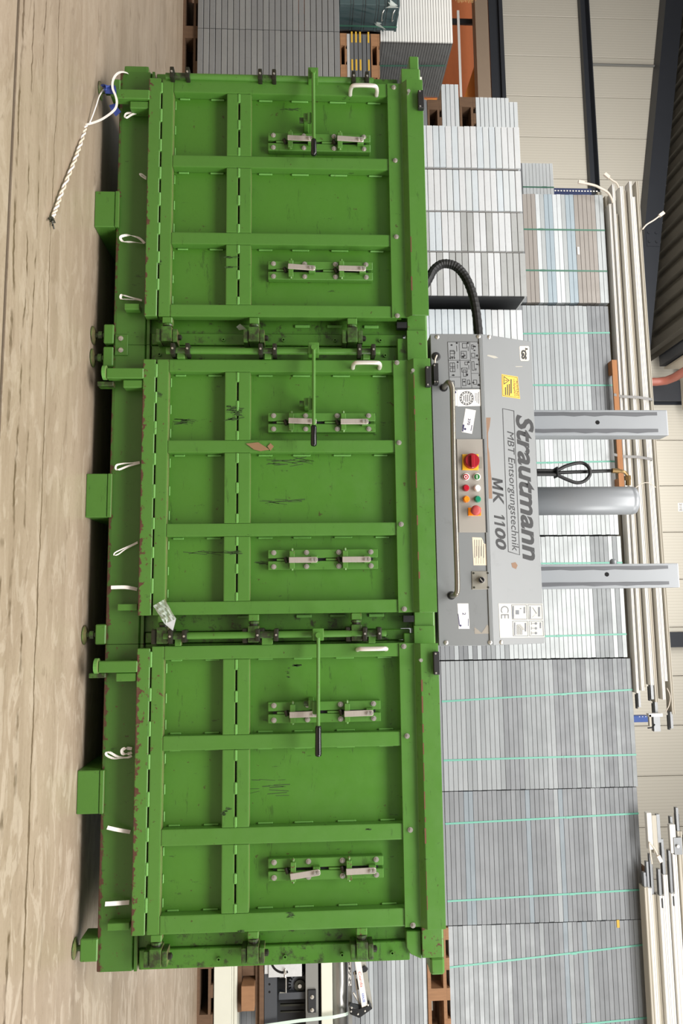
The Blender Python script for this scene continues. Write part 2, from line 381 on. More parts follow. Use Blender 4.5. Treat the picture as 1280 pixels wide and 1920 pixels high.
part('joint_filler', B(-22, 14, -0.837, -0.817, -0.2, -0.004), plain('joint_mastic', (74, 62, 47), 0.85, 0, 0.4, 12), fl)

# ------------------------------------------------------------------ back wall, girt, rafter, roof
def wall_material():
    t = NT('ribbed_wall_cladding'); c = lin((200, 195, 182))
    s = t.n('ShaderNodeSeparateXYZ'); t.l(t.P(), s.inputs[0])
    fr = t.math('FRACT', t.math('MULTIPLY', s.outputs[0], 1 / 0.0615))
    g = t.math('LESS_THAN', fr, 0.13)
    k = t.mix(t.noise(0.8, 3, 0.5, (1, 1, 0.3)), tuple(v * 0.95 for v in c), tuple(v * 1.04 for v in c))
    k = t.mix(t.math('MULTIPLY', g, 0.34), k, lin((150, 142, 126)))
    t.color(k); t.rm(0.45); t.bump(t.math('SUBTRACT', 1.0, g), 0.35, 0.004)
    return t.m
WY = 12.0
wl = thing('wall_back', None, None, (0, WY, 0), kind='structure')
MW = wall_material()
x = -1.374 - 0.9836 * 19
DOORX = -10.2                                                     # right side of the big opening in the wall
while x < 9:
    z0 = 5.42 if x + 0.9836 < DOORX else 0.0
    part('panel', B(x + 0.006, x + 0.9776, WY, WY + 0.1, z0, 12.5), MW, wl, bevel=0.006)
    x += 0.9836
part('panel_backing', B(-21, 9.5, WY + 0.1, WY + 0.14, 5.42, 12.5), M['taupe'], wl)
gz0, gz1 = Z(1085, WY - 0.1, 0), Z(1102, WY - 0.1, 0)
bm = NB(); prism(bm, [(WY - 0.16, gz0), (WY, gz0), (WY, gz1), (WY - 0.16, gz1), (WY - 0.16, gz1 - 0.02), (WY - 0.03, gz1 - 0.05), (WY - 0.03, gz0 + 0.05), (WY - 0.16, gz0 + 0.02)], -21, -4.4)
tag(part('trim_1', bm, M['navysteel']), kind='structure')
bm = NB(); cyl(bm, (X(120, WY - 0.1, 1170), WY - 0.06, gz1), (X(120, WY - 0.1, 1170), WY - 0.06, 8.9), 0.025, 8)
cy_ = solo('conduit', bm, M['midgrey'], 'thin grey conduit pipe running up the cream wall between the two dark steel members', 'pipe')
def rz(x): return 9.13 - 0.153 * (x + 13.68)
bm = NB(); prism(bm, [(-21, rz(-21)), (-5.1, rz(-5.1)), (-5.1, rz(-5.1) + 0.36), (-21, rz(-21) + 0.45)], WY - 0.36, WY - 0.02, 'y')
tag(part('trim_2', bm, M['navysteel']), kind='structure')
bm = NB(); box(bm, -7.9, -7.5, WY - 0.375, WY - 0.36, rz(-7.7) + 0.05, rz(-7.7) + 0.33)
for dx in (-0.1, 0.1):
    for dz in (0.1, 0.26): cyl(bm, (-7.7 + dx, WY - 0.375, rz(-7.7) + dz), (-7.7 + dx, WY - 0.40, rz(-7.7) + dz), 0.03, 6)
solo('splice_plate', bm, M['navysteel'], 'bolted dark splice plate on the sloping rafter below the roof deck', 'plate')
# roof deck: trapezoid ribs run front to back, the deck falls to the right
prof = []; p = 0.44; xx = -20.4
def dz(x): return 9.60 - 0.160 * (x + 13.69)
while xx < -5.0:
    prof += [(xx, dz(xx)), (xx + 0.22, dz(xx + 0.22)), (xx + 0.26, dz(xx + 0.26) + 0.11), (xx + 0.40, dz(xx + 0.40) + 0.11)]; xx += p
bm = NB(); lo = [bm.verts.new((a, -1.0, z)) for a, z in prof]; hi = [bm.verts.new((a, WY, z)) for a, z in prof]
for i in range(len(prof) - 1): bm.faces.new((lo[i], lo[i + 1], hi[i + 1], hi[i]))
bmesh.ops.solidify(bm, geom=list(bm.faces), thickness=-0.02)
tag(part('ceiling', bm, plain('roof_deck', (112, 108, 98), 0.5, 0.1, 0.04)), kind='structure')
ez = Z(1220, WY, 680); e0, e1 = X(659, WY, 1220), X(697, WY, 1220)
tag(part('trim_3', B(e0, e1, 1.0, WY - 0.36, ez, ez + 0.42), M['navysteel']), kind='structure')
c0, c1 = X(717, WY - 0.2, 1240), X(755, WY - 0.2, 1240)
bm = NB()
for q in ((c0, c1, WY - 0.34, WY - 0.31), (c0, c1, WY - 0.04, WY - 0.01), ((c0 + c1) / 2 - 0.02, (c0 + c1) / 2 + 0.02, WY - 0.31, WY - 0.04)): box(bm, *q, 0, 12.5)
tag(part('trim_4', bm, M['navysteel']), kind='structure')
c0, c1 = X(1185, WY - 0.1, 1260), X(1213, WY - 0.1, 1260)
tag(part('trim_5', B(c0, c1, WY - 0.2, WY - 0.01, 0, 12.5), M['navysteel']), kind='structure')
pp = at(1236, 716, WY - 0.7)
bm = NB(); tube(bm, [Vector((pp.x, 2.0, pp.z + 0.16)), Vector((pp.x, WY - 1.0, pp.z + 0.16)), Vector((pp.x, WY - 0.78, pp.z + 0.10)), Vector((pp.x, WY - 0.70, pp.z - 0.06)), Vector((pp.x, WY - 0.70, pp.z - 0.7))], 0.085, 12)
pipe_ = solo('drain_pipe', bm, M['pipe'], 'red-brown drain pipe running below the roof beside the dark column', 'pipe', smooth=True)
bm = NB(); box(bm, e1 + 0.02, pp.x + 0.5, 3.0, WY - 0.36, ez + 0.42, ez + 0.5); box(bm, e1 + 0.02, e1 + 0.06, 3.0, WY - 0.36, ez + 0.1, ez + 0.42)
tag(part('trim_6', bm, plain('cream_gutter', (190, 182, 166), 0.5)), kind='structure')
lp = at(1275, 951, WY - 0.01)
sg = thing('wall_sign', 'small white bay number label on the cream wall above the white rails', 'sign', (lp.x, WY - 0.006, lp.z))
part('sign_plate', B(lp.x - 0.09, lp.x + 0.09, WY - 0.006, WY - 0.001, lp.z - 0.045, lp.z + 0.09), M['white'], sg)
text('lettering', '311/1E', Vector((lp.x - 0.075, WY - 0.0065, lp.z - 0.02)), EX, EZ, 0.15, 0.06, M['ink'], sg, 0.02)

# the big opening on the left: lintel, fascia, boards inside
zt = Z(942, WY, 90)
bm = NB(); box(bm, -20, DOORX, WY - 0.12, WY, Z(935, WY, 90), zt); box(bm, -20, DOORX, WY - 0.02, WY + 0.1, Z(918, WY, 90), Z(935, WY, 90))
tag(part('trim_7', bm, M['navysteel']), kind='structure')
tag(part('trim_8', B(-20, DOORX, WY - 0.3, WY - 0.02, Z(893, WY - 0.3, 90), Z(917, WY - 0.3, 90)), M['taupe']), kind='structure')
bm = NB(); prism(bm, [(-21, 0), (DOORX + 0.6, 0), (DOORX + 0.6, 5.6), (-21, 5.6)], WY + 1.2, WY + 1.3, 'y')
tag(part('wall_opening', bm, M['chipboard']), kind='structure')
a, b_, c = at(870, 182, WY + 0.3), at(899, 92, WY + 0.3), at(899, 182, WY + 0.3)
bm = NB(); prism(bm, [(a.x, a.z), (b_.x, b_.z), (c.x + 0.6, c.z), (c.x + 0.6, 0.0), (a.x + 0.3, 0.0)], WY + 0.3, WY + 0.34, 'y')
solo('sunlit_patch', bm, M['sunlitboard'], 'orange triangle sheet standing in for sunlight on the brown boards in the wall opening', 'board')  # sheet added in the outline of the sunlit triangle
a, b_ = at(856, 22, WY + 0.2), at(862, 182, WY + 0.2); c = at(850, 22, WY); e = at(893, 22, WY)
fr = thing('board_rack', 'dark upright with a thin white batten in front of the brown boards', 'rack', (c.x, WY + 0.2, 0))
part('upright', B(c.x - 0.03, c.x + 0.1, WY + 0.221, WY + 0.27, 0.0, e.z), M['dark'], fr)
part('batten', B(a.x - 0.02, b_.x + 1.5, WY + 0.18, WY + 0.22, a.z, a.z + 0.055), M['white'], fr)

# ------------------------------------------------------------------ shelves, pallets, straps
_sm = {}
def shelf_mesh(w, d, h, g=0.0016, c=0.002):
    k = (round(w, 3), round(d, 3), round(h, 4), g)
    if k not in _sm:
        bm = NB()
        prism(bm, [(0, 0.0004 + c), (c, 0.0004), (d, 0.0004), (d, h - g), (c, h - g), (0, h - g - c)], -w / 2, w / 2)
        _sm[k] = keep(bm, 'shelf', G['mid'])
    return _sm[k]
def pallet(label, x0, x1, y0, y1, z0, h=0.144, mat='wood', group=None):
    t = thing('pallet', label, 'pallet', ((x0 + x1) / 2, y0, z0), group)
    bh = h * 0.15
    bx = NB(); box(bx, -0.05, 0.05, 0, 0.145, 0, h - 3 * bh); mb = keep(bx, 'block', M[mat])
    for i in range(3):
        cx = x0 + 0.05 + (x1 - x0 - 0.10) * i / 2
        for j in range(3):
            inst('block', mb, (cx, y0 + (y1 - y0 - 0.145) * j / 2, z0 + bh), t)
    for j in range(3):
        ya = y0 + (y1 - y0 - 0.12) * j / 2
        part('board', B(x0, x1, ya, ya + 0.12, z0, z0 + bh), M[mat], t)
        part('board', B(x0, x1, ya + 0.001, ya + 0.119, z0 + h - 2 * bh, z0 + h - bh), M[mat], t)
    n = 5
    for i in range(n):
        xa = x0 + (x1 - x0 - 0.1) * i / (n - 1)
        part('board', B(xa, xa + 0.1, y0, y1, z0 + h - bh, z0 + h), M[mat], t)
    return t
def under(label, x0, x1, y0, d, ztop, n=None):
    """The unseen lower tier that carries a stack: bundled shelves on a floor pallet."""
    pallet('old floor pallet below the ' + label, x0, x1, y0 + 0.03, y0 + d, 0.0, mat='woodold')
    bm = NB(); z = 0.145; k = max(1, int((ztop - z) / 0.0445)); h = (ztop - 0.001 - z) / k
    for i in range(k): box(bm, x0, x1, y0, y0 + d, z + i * h + 0.0008, z + (i + 1) * h - 0.001)
    t = thing('shelf_bundle', 'grey shelves carrying the ' + label, 'shelves', ((x0 + x1) / 2, y0, z))
    part('shelf', bm, G['grey'], t, kind='stuff')
def vstrap(parent, px_y, z0, z1, y, mat, w=0.014, slant=0.0, side=0.0):
    """Strap running up the front of a bundle at X = px_y."""
    bm = NB(); ribbon(bm, [(px_y + slant, y - 0.0015, z0), (px_y + slant * 0.5, y - 0.0015, (z0 + z1) / 2), (px_y, y - 0.0015, z1), (px_y, y + 0.012, z1 + 0.0025), (px_y, y + 0.5, z1 + 0.0025)], w, 0.0012, (1, 0, 0))
    part('strap', bm, mat, parent)
    bm = NB(); box(bm, px_y - w * 0.6 + slant * 0.4, px_y + w * 0.6 + slant * 0.4, y - 0.004, y - 0.002, z0 + (z1 - z0) * 0.62, z0 + (z1 - z0) * 0.62 + 0.05)
    part('strap_seal', bm, mat, parent)
ORD = ['topmost', 'second from the top'] + [w + ' from the top' for w in 'third fourth fifth sixth seventh eighth ninth tenth eleventh twelfth thirteenth fourteenth fifteenth sixteenth seventeenth eighteenth nineteenth twentieth'.split()] + [w + ' from the top' for w in ('twenty-first', 'twenty-second', 'twenty-third', 'twenty-fourth', 'twenty-fifth')]
def loose_column(label, group, x0, x1, y, d, z0, z1, n, mats, jit=0.001):
    h = (z1 - z0) / n; me = shelf_mesh(x1 - x0, d, h, 0.003, 0.003)
    for i in range(n):
        mt = G[random.choice(mats)]
        o = inst('steel_shelf', me, ((x0 + x1) / 2 + random.uniform(-jit, jit), y + random.uniform(0, 0.002), z0 + i * h), None, mat=mt)
        tag(o, '%s, %s' % (label, ORD[n - 1 - i] if i else 'lowest'), 'shelf', group)
def bundle(label, x0, x1, y, d, z0, z1, n, mats, straps, smat='strapgreen', vis=None, w=0.016):
    """Strapped bundle: one thing, its shelves and straps are parts; shelves under the lowest seen one are one joined part."""
    t = thing('shelf_bundle', label, 'shelves', ((x0 + x1) / 2, y, z0), 'strapped shelf bundles in the rear row')
    h = (z1 - z0) / n; me = shelf_mesh(x1 - x0, d, h); k0 = 0 if vis is None else n - vis
    if k0 > 0:
        bm = NB()
        for i in range(k0): box(bm, x0, x1, y, y + d, z0 + i * h + 0.001, z0 + (i + 1) * h - 0.002)
        part('shelf', bm, G['grey'], t, kind='stuff')
    for i in range(k0, n):
        inst('shelf', me, ((x0 + x1) / 2 + random.uniform(-0.002, 0.002), y + random.uniform(0, 0.0015), z0 + i * h), t, mat=G[mats(i, n)])
    for s in straps: vstrap(t, s[0], z0, z1, y, M[smat], w, s[1] if len(s) > 1 else 0)
    return t

# left front stack (two loose columns, 24 high) on a dark pallet
YL = 2.1; zb, ztp = Z(370, YL, 60), Z(637, YL, 60)
xm = X(56, YL, 500)
cw = 0.62
pallet('dark pallet on the floor under the left stack of raw steel shelves', xm - cw - 0.01, xm + cw + 0.01, YL + 0.04, YL + 1.04, 0.0, zb - 0.001, 'woodold')
loose_column('raw steel shelf in the outer column left of the green baler', 'raw shelves, outer column left of the baler', xm - cw, xm - 0.003, YL, 1.05, zb, ztp, 24, ['raw', 'raw', 'rawlight'])
loose_column('raw steel shelf in the inner column beside the green baler', 'raw shelves, inner column left of the baler', xm + 0.003, xm + cw, YL, 1.05, zb, ztp, 24, ['raw', 'rawlight'])

# front row: bright galvanised loose columns behind the left chamber
YA = 2.0; za = Z(795, YA, 400) - 0.06; zt_ = [Z(975, YA, 270), Z(978, YA, 350), Z(982, YA, 430), Z(987, YA, 520), Z(988, YA, 600)]
ys = [(237, 314), (319, 394.5), (398.5, 470), (474, 554), (570, 650)]
nm = ['first', 'second', 'third', 'fourth', 'fifth']
for i, (a, b_) in enumerate(ys):
    x0, x1 = X(a, YA, 890), X(b_, YA, 890); zt2 = zt_[i]
    loose_column('galvanised shelf in the %s column above the left baler chamber' % nm[i], 'galvanised shelves, %s front column' % nm[i],
                 x0, x1, YA + (0.0 if i < 4 else 0.10), 0.55, za, zt2, 17, (['bright', 'blue', 'white', 'bright'] if i < 2 else ['bright', 'dull', 'bright', 'blue'] if i == 2 else ['dull', 'bright', 'dull'] if i == 3 else ['white', 'bright', 'blue']))
    if i < 4:
        xg = X(b_ + 2.2, YA + 0.01, 890)
        solo('divider_strip', B(xg - 0.0058, xg + 0.0058, YA + 0.012, YA + 0.55, za, zt2 - 0.02), M['strapgrey'] if i < 3 else M['dark'], 'thin grey divider standing right of the %s galvanised column' % nm[i], 'divider')
xa, xb = X(237, YA), X(650, YA)
under('bright galvanised columns behind the left chamber', xa, xb, YA, 0.65, za)

# small pallets and shelves further back on the left of the galvanised columns
YS = 3.3
def sp(px): return Z(px, YS, 210)
xs0, xs1, xs2 = X(158, YS, 845), X(183, YS, 930), X(262, YS, 900)
loose_column('white shelf of four between two small pallets', 'four white shelves between small pallets', xs0, xs0 + 0.75, YS, 0.5, sp(828), sp(861), 4, ['white', 'white', 'bright'])
loose_column('white shelf in the pile of eight on the small pallet', 'eight white shelves on the upper small pallet', xs1, xs1 + 0.7, YS, 0.5, sp(892), sp(955), 8, ['white', 'bright', 'white'])
loose_column('white shelf of the pair set back on the pile of eight', 'two white shelves on the upper pile', X(191, YS, 960), X(191, YS, 960) + 0.66, YS, 0.5, sp(955), sp(971), 2, ['white'])
pallet('weathered small pallet under the four white shelves beside the baler top', X(187, YS, 815), X(187, YS, 815) + 0.8, YS, YS + 0.5, sp(801), sp(827.5) - sp(801), 'woodold')
pallet('brown small pallet between the four and the eight white shelves', X(182, YS, 875), X(182, YS, 875) + 0.75, YS, YS + 0.5, sp(861.5), sp(891.5) - sp(861.5), 'woodold')
under('small pallets of white shelves', X(187, YS, 815), X(187, YS, 815) + 0.8, YS, 0.5, sp(800.5))

# rear row: strapped bundles, two tiers; the lower tier shows only at the right end
YB = 3.9; D_ = 0.6
edges = [(366, 568), (574, 785), (787, 1002), (1005, 1232), (1234.2, 1474.5), (1475.7, 1723), (1724.4, 1972)]
tops = [1137, 1147, 1155, 1171, 1190, 1202, 1213]
zbase = Z(836, YB, 1600); ZTOP = []
def pat0(i, n):
    k = n - 1 - i
    return 'pale' if k < 2 else 'taupe' if k < 7 else 'sky' if k in (7, 8, 12, 13) else random.choice(['pale', 'white']) if k < 16 else 'taupe'
def pat1(i, n):
    k = n - 1 - i
    return 'grey' if k < 5 else random.choice(['ice', 'ice', 'ice', 'light'])
def pat2(i, n): return random.choice(['pale', 'white', 'pale'])  # pale tones stand in for the stronger light on this bundle
def pat3(i, n):
    k = n - 1 - i
    return {0: 'pale', 1: 'mid', 2: 'pale', 3: 'mid', 4: 'mid', 5: 'mid', 6: 'mid'}.get(k, 'pale' if k < 26 else random.choice(['dark', 'mid', 'ice']))  # upper shelves toned paler, stronger light put into their colour
def pat4(i, n):
    k = n - 1 - i
    return 'soft' if k in (9, 17, 18, 30, 31) else random.choice(['mid', 'grey', 'grey', 'dark']) if k < 29 else random.choice(['light', 'soft', 'mid', 'light'])
def pat5(i, n):
    k = n - 1 - i
    return 'soft' if k in (9, 17) else 'bluegrey' if k in (16, 23, 35, 36) else random.choice(['grey', 'dark', 'dark', 'grey'])
def pat6(i, n):
    k = n - 1 - i
    return 'soft' if k in (28,) else random.choice(['light', 'mid']) if k > 29 else 'bluegrey' if k in (12, 16) else random.choice(['grey', 'dark', 'mid', 'grey'])
pats = [pat0, pat1, pat2, pat3, pat4, pat5, pat6]
vis = [19, 20, 19, 38, None, None, None]
lab = ['strapped bundle of pale and taupe shelves above the galvanised front columns', 'strapped bundle of light grey shelves left of the left grey mast',
       'strapped bundle of pale shelves between the left mast and the cylinder', 'strapped bundle of pale and grey shelves behind the right grey mast',
       'strapped bundle of grey shelves just right of the press unit', 'strapped bundle of dark grey shelves, second right of the press unit', 'strapped bundle of grey shelves with a yellow tag at the far right']
stp = [[(432, 0), (508.5, 0)], [(624, 0.03), (722.5, 0)], [(865, 0.03)], [(1055, 0.0), (1189, 0.02)], [(1293, 0.075), (1415, 0.012)], [(1525, 0.045), (1668, 0.045)], [(1771, 0.13), (1908, 0.10)]]
for i, (a, b_) in enumerate(edges):
    pxm = (840 + tops[i]) / 2
    x0, x1 = X(a, YB, tops[i]), X(b_, YB, tops[i])
    z1 = Z(tops[i] - 1, YB, (a + b_) / 2)
    ss = [(X(s, YB, tops[i]), sl) for s, sl in stp[i]]
    ZTOP.append(z1)
    bundle(lab[i], x0, x1, YB, D_, zbase, z1, 41, pats[i], ss, 'strapgreen' if i else 'strapdark', vis[i])
    if i < 6: under('rear bundle %s' % ['at the far left', 'left of the left mast', 'between mast and cylinder', 'behind the right mast', 'right of the press unit', 'second right of the press unit'][i], x0, x1, YB, D_, zbase - 0.002)
x0, x1 = X(1725, YB, 1213), X(1972, YB, 1213)
zp = Z(801, YB, 1850)
pallet('wooden pallet between the two tiers of shelves at the right end', x0, x1, YB - 0.02, YB + D_, zp, zbase - zp - 0.001, 'wood')
zl = Z(675, YB, 1850)
k = 15; h = (zp - 0.001 - zl) / k; me = shelf_mesh(x1 - x0, D_, h)
tl = thing('shelf_bundle', 'pale grey shelves of the lower tier seen right of the baler, below the pallet', 'shelves', ((x0 + x1) / 2, YB, zl))
for i in range(k): inst('shelf', me, ((x0 + x1) / 2, YB, zl + i * h), tl, mat=G[['mid', 'light', 'ice', 'mid', 'grey', 'mid', 'light', 'ice', 'light', 'ice', 'mid', 'grey', 'mid', 'mid', 'ice'][i]])
under('pale shelves right of the baler', x0, x1, YB, D_, zl - 0.002)
yt = at(1158, 1725, YB - 0.004)
solo('yellow_tag', B(yt.x, yt.x + 0.065, YB - 0.006, YB - 0.001, yt.z - 0.012, yt.z + 0.012), M['yellowtag'], 'small yellow paper tag stuck on the far right bundle of shelves', 'tag')
wt = at(1084, 470, YB - 0.004)
solo('paper_label', B(wt.x - 0.04, wt.x + 0.04, YB - 0.006, YB - 0.001, wt.z - 0.011, wt.z + 0.011), M['white'], 'small white paper label on a taupe shelf of the upper left bundle', 'label')
YK = 4.75
xk0, xk1 = X(306, YK, 1010), X(372, YK, 1010)
bundle('small strapped bundle of nine white shelves behind the upper left bundle', xk0, xk1 + 0.4, YK, 0.5, Z(979, YK, 330), Z(1037, YK, 330), 9, lambda i, n: 'white', [(X(351, YK, 1010), 0)], 'strapdark')
under('nine white shelves at the back', xk0, xk1 + 0.4, YK, 0.5, Z(978.6, YK, 330))
# blue perforated rack beam peeping over the rear row
YR = 4.9
r0, r1 = at(1034, 362, YR), at(1108, 353, YR)
rb = thing('rack_beam', 'dark blue perforated rack upright peeping above the upper left bundle', 'rack beam', (r0.x, YR, 0))
part('beam', B(X(353, YR, 1070), X(366, YR, 1070), YR, YR + 0.08, 0, r1.z), M['rackblue'], rb)
bm = NB()
for i in range(16): box(bm, X(358, YR, 1070) - 0.008, X(358, YR, 1070) + 0.008, YR - 0.002, YR, r0.z + i * 0.035, r0.z + i * 0.035 + 0.018)
part('perforation', bm, M['white'], rb, kind='stuff')
YR2 = 5.2
r0, r1 = at(1200, 1342, YR2), at(1213, 1354, YR2)
rb = thing('rack_beam', 'bright blue rack end above the grey bundle right of the press unit', 'rack beam', (r0.x, YR2, 0))
part('beam', B(r0.x, r1.x, YR2, YR2 + 0.08, 0, r1.z + 0.02), plain('bright_rack_blue', (44, 82, 158), 0.45), rb, bevel=0.004)
bm = NB()
for i in range(3): box(bm, r0.x + 0.006, r0.x + 0.014, YR2 - 0.002, YR2, r1.z - 0.02 - i * 0.035, r1.z - 0.03 - i * 0.035 + 0.022)
part('perforation', bm, M['white'], rb)

# ------------------------------------------------------------------ white lighting trunking on top of the rear row
def rail_obj(label, group, y, d, a, b_, zc, zd, ha, mat='rail', cat='trunking'):
    """A channel-shaped rail from X=a to X=b_, centre height zc -> zd, half height ha."""
    t = thing('trunking_rail', label, cat, (a, y, zc), group)
    bm = NB(); e = ha * 0.35
    prf = [(y + d, zc - ha), (y + 0.008, zc - ha), (y, zc - ha + 0.004), (y, zc - e), (y + 0.007, zc - e + 0.004), (y + 0.007, zc + e - 0.004), (y, zc + e), (y, zc + ha - 0.004), (y + 0.008, zc + ha), (y + d, zc + ha)]
    p = [bm.verts.new((a, u, v)) for u, v in prf]; q = [bm.verts.new((b_, u, v + zd - zc)) for u, v in prf]; n = len(prf)
    bm.faces.new(p); bm.faces.new(q[::-1])
    for i in range(n): bm.faces.new((p[i], p[(i + 1) % n], q[(i + 1) % n], q[i]))
    part('channel', bm, M[mat], t)
    return t
YT = 3.82
def zr(px, py): return Z(px, YT, py)
rails = [  # pixel x at y=540, half width, start y, end y, depth offset, material
    (1156.0, 3.4, 380, 1300, 0.02, 'rail'), (1162.5, 3.6, 345, 1295, 0.00, 'rail'), (1170.5, 3.6, 395, 1290, 0.06, 'raildirty'), (1178.5, 4.2, 348, 1285, 0.01, 'rail'),
    (1187.5, 4.2, 352, 1318, 0.05, 'raildirty'), (1195.5, 3.6, 340, 1312, 0.00, 'rail'), (1203.0, 3.6, 366, 1278, 0.03, 'rail'), (1210.5, 3.8, 338, 1340, 0.02, 'raildirty')]
lr = ['lowest white trunking rail of the long pile on the rear row', 'second white trunking rail from the bottom of the long pile', 'third trunking rail from the bottom, dirty and set back',
      'fourth white trunking rail from the bottom of the long pile', 'fifth trunking rail from the bottom, dirty cream, set back', 'sixth trunking rail from the bottom of the long pile',
      'shorter white trunking rail just under the topmost of the long pile', 'topmost dirty white trunking rail of the long pile under the roof']
for i, (px, hw, y0, y1, dd, mt) in enumerate(rails):
    slope = 0.0000787 * (px - 472)
    za_, zb_ = zr(px, 540), zr(px + slope * 400, 940)
    zz = (za_ + zb_) / 2; hh = hw * 6.85 / F * 0.86
    a, b_ = X(y0, YT, px), X(y1, YT, px + 40)
    t = rail_obj(lr[i], None, YT + dd, 0.10, a, b_, zz, zz + 0.012 * (i - 3) * 0.4, hh, mt)
    if i in (0, 3, 4, 7):
        part('connector', B(b_ - 0.02, b_ + 0.13, YT + dd + 0.01, YT + dd + 0.06, zz - hh * 0.7, zz + hh * 0.7), M['conn'], t)
        part('connector', B(b_ + 0.02, b_ + 0.15, YT + dd + 0.065, YT + dd + 0.09, zz - hh * 0.5, zz + hh * 0.5), M['dark'], t)
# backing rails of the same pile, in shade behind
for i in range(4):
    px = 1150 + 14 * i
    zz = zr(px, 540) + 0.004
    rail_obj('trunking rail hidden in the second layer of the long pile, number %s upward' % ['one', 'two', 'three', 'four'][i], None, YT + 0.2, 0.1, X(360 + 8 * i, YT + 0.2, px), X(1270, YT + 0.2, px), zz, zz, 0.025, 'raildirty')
# timber bearers under the pile
ztop = Z(1145, YB, 700)
tb = thing('timber_bearer', 'orange-brown timber bearer under the long pile between the press masts', 'timber', (X(800, YT), YT, ztop))
zb0 = max(ZTOP[1:3]) + 0.003
part('board', B(X(676, YT, 1155), X(925, YT, 1165), YT - 0.02, YT + 0.0, zr(1158, 800) - 0.03, zr(1158, 800) + 0.02), M['woodfresh'], tb)
part('block', B(X(676, YT, 1155), X(700, YT, 1155), YT + 0.001, YB - 0.002, zr(1158, 800) - 0.03, zr(1158, 800) + 0.005), M['woodfresh'], tb)
part('block', B(X(897, YT, 1155), X(925, YT, 1155), YT + 0.001, YB - 0.002, zr(1158, 800) - 0.03, zr(1158, 800) + 0.005), M['woodfresh'], tb)
solo('shadow_board', B(X(370, YT, 1150), X(1260, YT, 1170), YT + 0.32, YT + 0.34, max(ZTOP[:5]) + 0.004, zr(1152, 540) + 0.03), M['woodold'], 'long dark board standing in for the shaded gap behind the white trunking pile', 'board')  # dark board added where only a shaded gap lies under the rails
for i, (py, lb) in enumerate(((745, 'grey strap around the white trunking above the left mast'), (857, 'grey strap around the white trunking above the hose loop'))):
    bm = NB(); xq = X(py, YT, 1180)
    ribbon(bm, [(xq - 0.02, YT - 0.024, zr(1149, py)), (xq - 0.005, YT - 0.006, zr(1168, py)), (xq + 0.0, YT - 0.006, zr(1195, py)), (xq + 0.022, YT - 0.004, zr(1222, py)), (xq + 0.022, YT + 0.15, zr(1224, py))], 0.026, 0.002, (1, 0, 0))
    solo('grey_strap', bm, M['strapgrey'], lb, 'strap')
# loose cables with plugs
def cable(label, pts, r=0.009, plug=True):
    t = thing('cable', label, 'cable', pts[0])
    bm = NB(); tube(bm, spline(pts, 5), r, 6); part('wire', bm, M['cablewhite'], t, smooth=True)
    if plug:
        a, b_ = Vector(pts[-1]), Vector(pts[-2]); d = (a - b_).normalized()
        bm = NB(); obox(bm, a + d * 0.02, d, d.cross(EY).normalized(), EY, 0.03, 0.016, 0.012); part('plug', bm, M['cablewhite'], t)
    return t
cable('white cable with a plug hanging over the left end of the trunking pile', [at(1149, 380, YT - 0.02), at(1140, 362, YT - 0.02), at(1124, 352, YT - 0.03), at(1112, 347, YT - 0.03), at(1093, 343, YT - 0.03)], 0.012)
cable('short white cable curling up from the left rail ends', [at(1160, 352, YT - 0.02), at(1155, 343, YT - 0.02), at(1147, 338, YT - 0.02), at(1140, 332, YT - 0.02)])
cable('thin white cable with plug sticking out over the dark rafter', [at(1204, 430, YT - 0.01), at(1212, 421, YT - 0.02), at(1225, 413, YT - 0.02), at(1237, 404, YT - 0.02)], 0.008)
cable('thin white wire looped over the trunking behind the cylinder', [at(1190, 915, YT - 0.02), at(1205, 906, YT - 0.03), at(1218, 906, YT - 0.02), at(1229, 914, YT - 0.02)], 0.004, False)
cable('white wire hanging down along the right end of the long pile', [at(1250, 1290, YT - 0.01), at(1256, 1305, YT - 0.03), at(1254, 1322, YT - 0.03), at(1248, 1334, YT - 0.01)], 0.004, False)
bk = thing('mounting_bracket', 'white and grey mounting bracket sticking out below the right end of the long pile', 'bracket', at(1225, 1350, YT))
part('arm', B(X(1338, YT, 1225), X(1344, YT, 1225), YT, YT + 0.05, zr(1216, 1340), zr(1242, 1340)), M['rail'], bk)
part('channel', B(X(1342, YT, 1230), X(1372, YT, 1230), YT + 0.01, YT + 0.06, zr(1226, 1350), zr(1238, 1350)), M['conn'], bk)
part('prong', B(X(1340, YT, 1220), X(1362, YT, 1220), YT, YT + 0.03, zr(1217, 1350), zr(1221, 1350)), M['raildirty'], bk)
bm = NB(); tube(bm, [at(1214, 1365, YT), at(1222, 1364, YT), at(1227, 1358, YT)], 0.007, 6); part('wire', bm, M['dark'], bk)

# second pile of rails at the right, ends to the left
YU = 3.7
def zu(px, py): return Z(px, YU, py)
r2 = [(1213, 4.5, 1664, 'raildirty'), (1222, 4.5, 1668, 'rail'), (1231, 5.0, 1682, 'raildirty'), (1241, 5.2, 1680, 'rail'), (1252, 5.0, 1642, 'rail'), (1262.5, 4.8, 1676, 'rail'), (1273, 5.0, 1600, 'rail'), (1284, 5.2, 1560, 'raildirty'), (1295, 5, 1590, 'rail')]
l2 = ['lowest dirty rail of the right-hand pile on the shelves', 'second rail from the bottom of the right-hand pile', 'third rail from the bottom, dirty, right-hand pile', 'fourth rail from the bottom of the right-hand pile',
      'fifth rail from the bottom, longer, right-hand pile', 'sixth rail from the bottom of the right-hand pile', 'seventh rail from the bottom, reaching further left, right-hand pile', 'eighth dirty rail from the bottom of the right-hand pile', 'topmost rail of the right-hand pile at the picture edge']
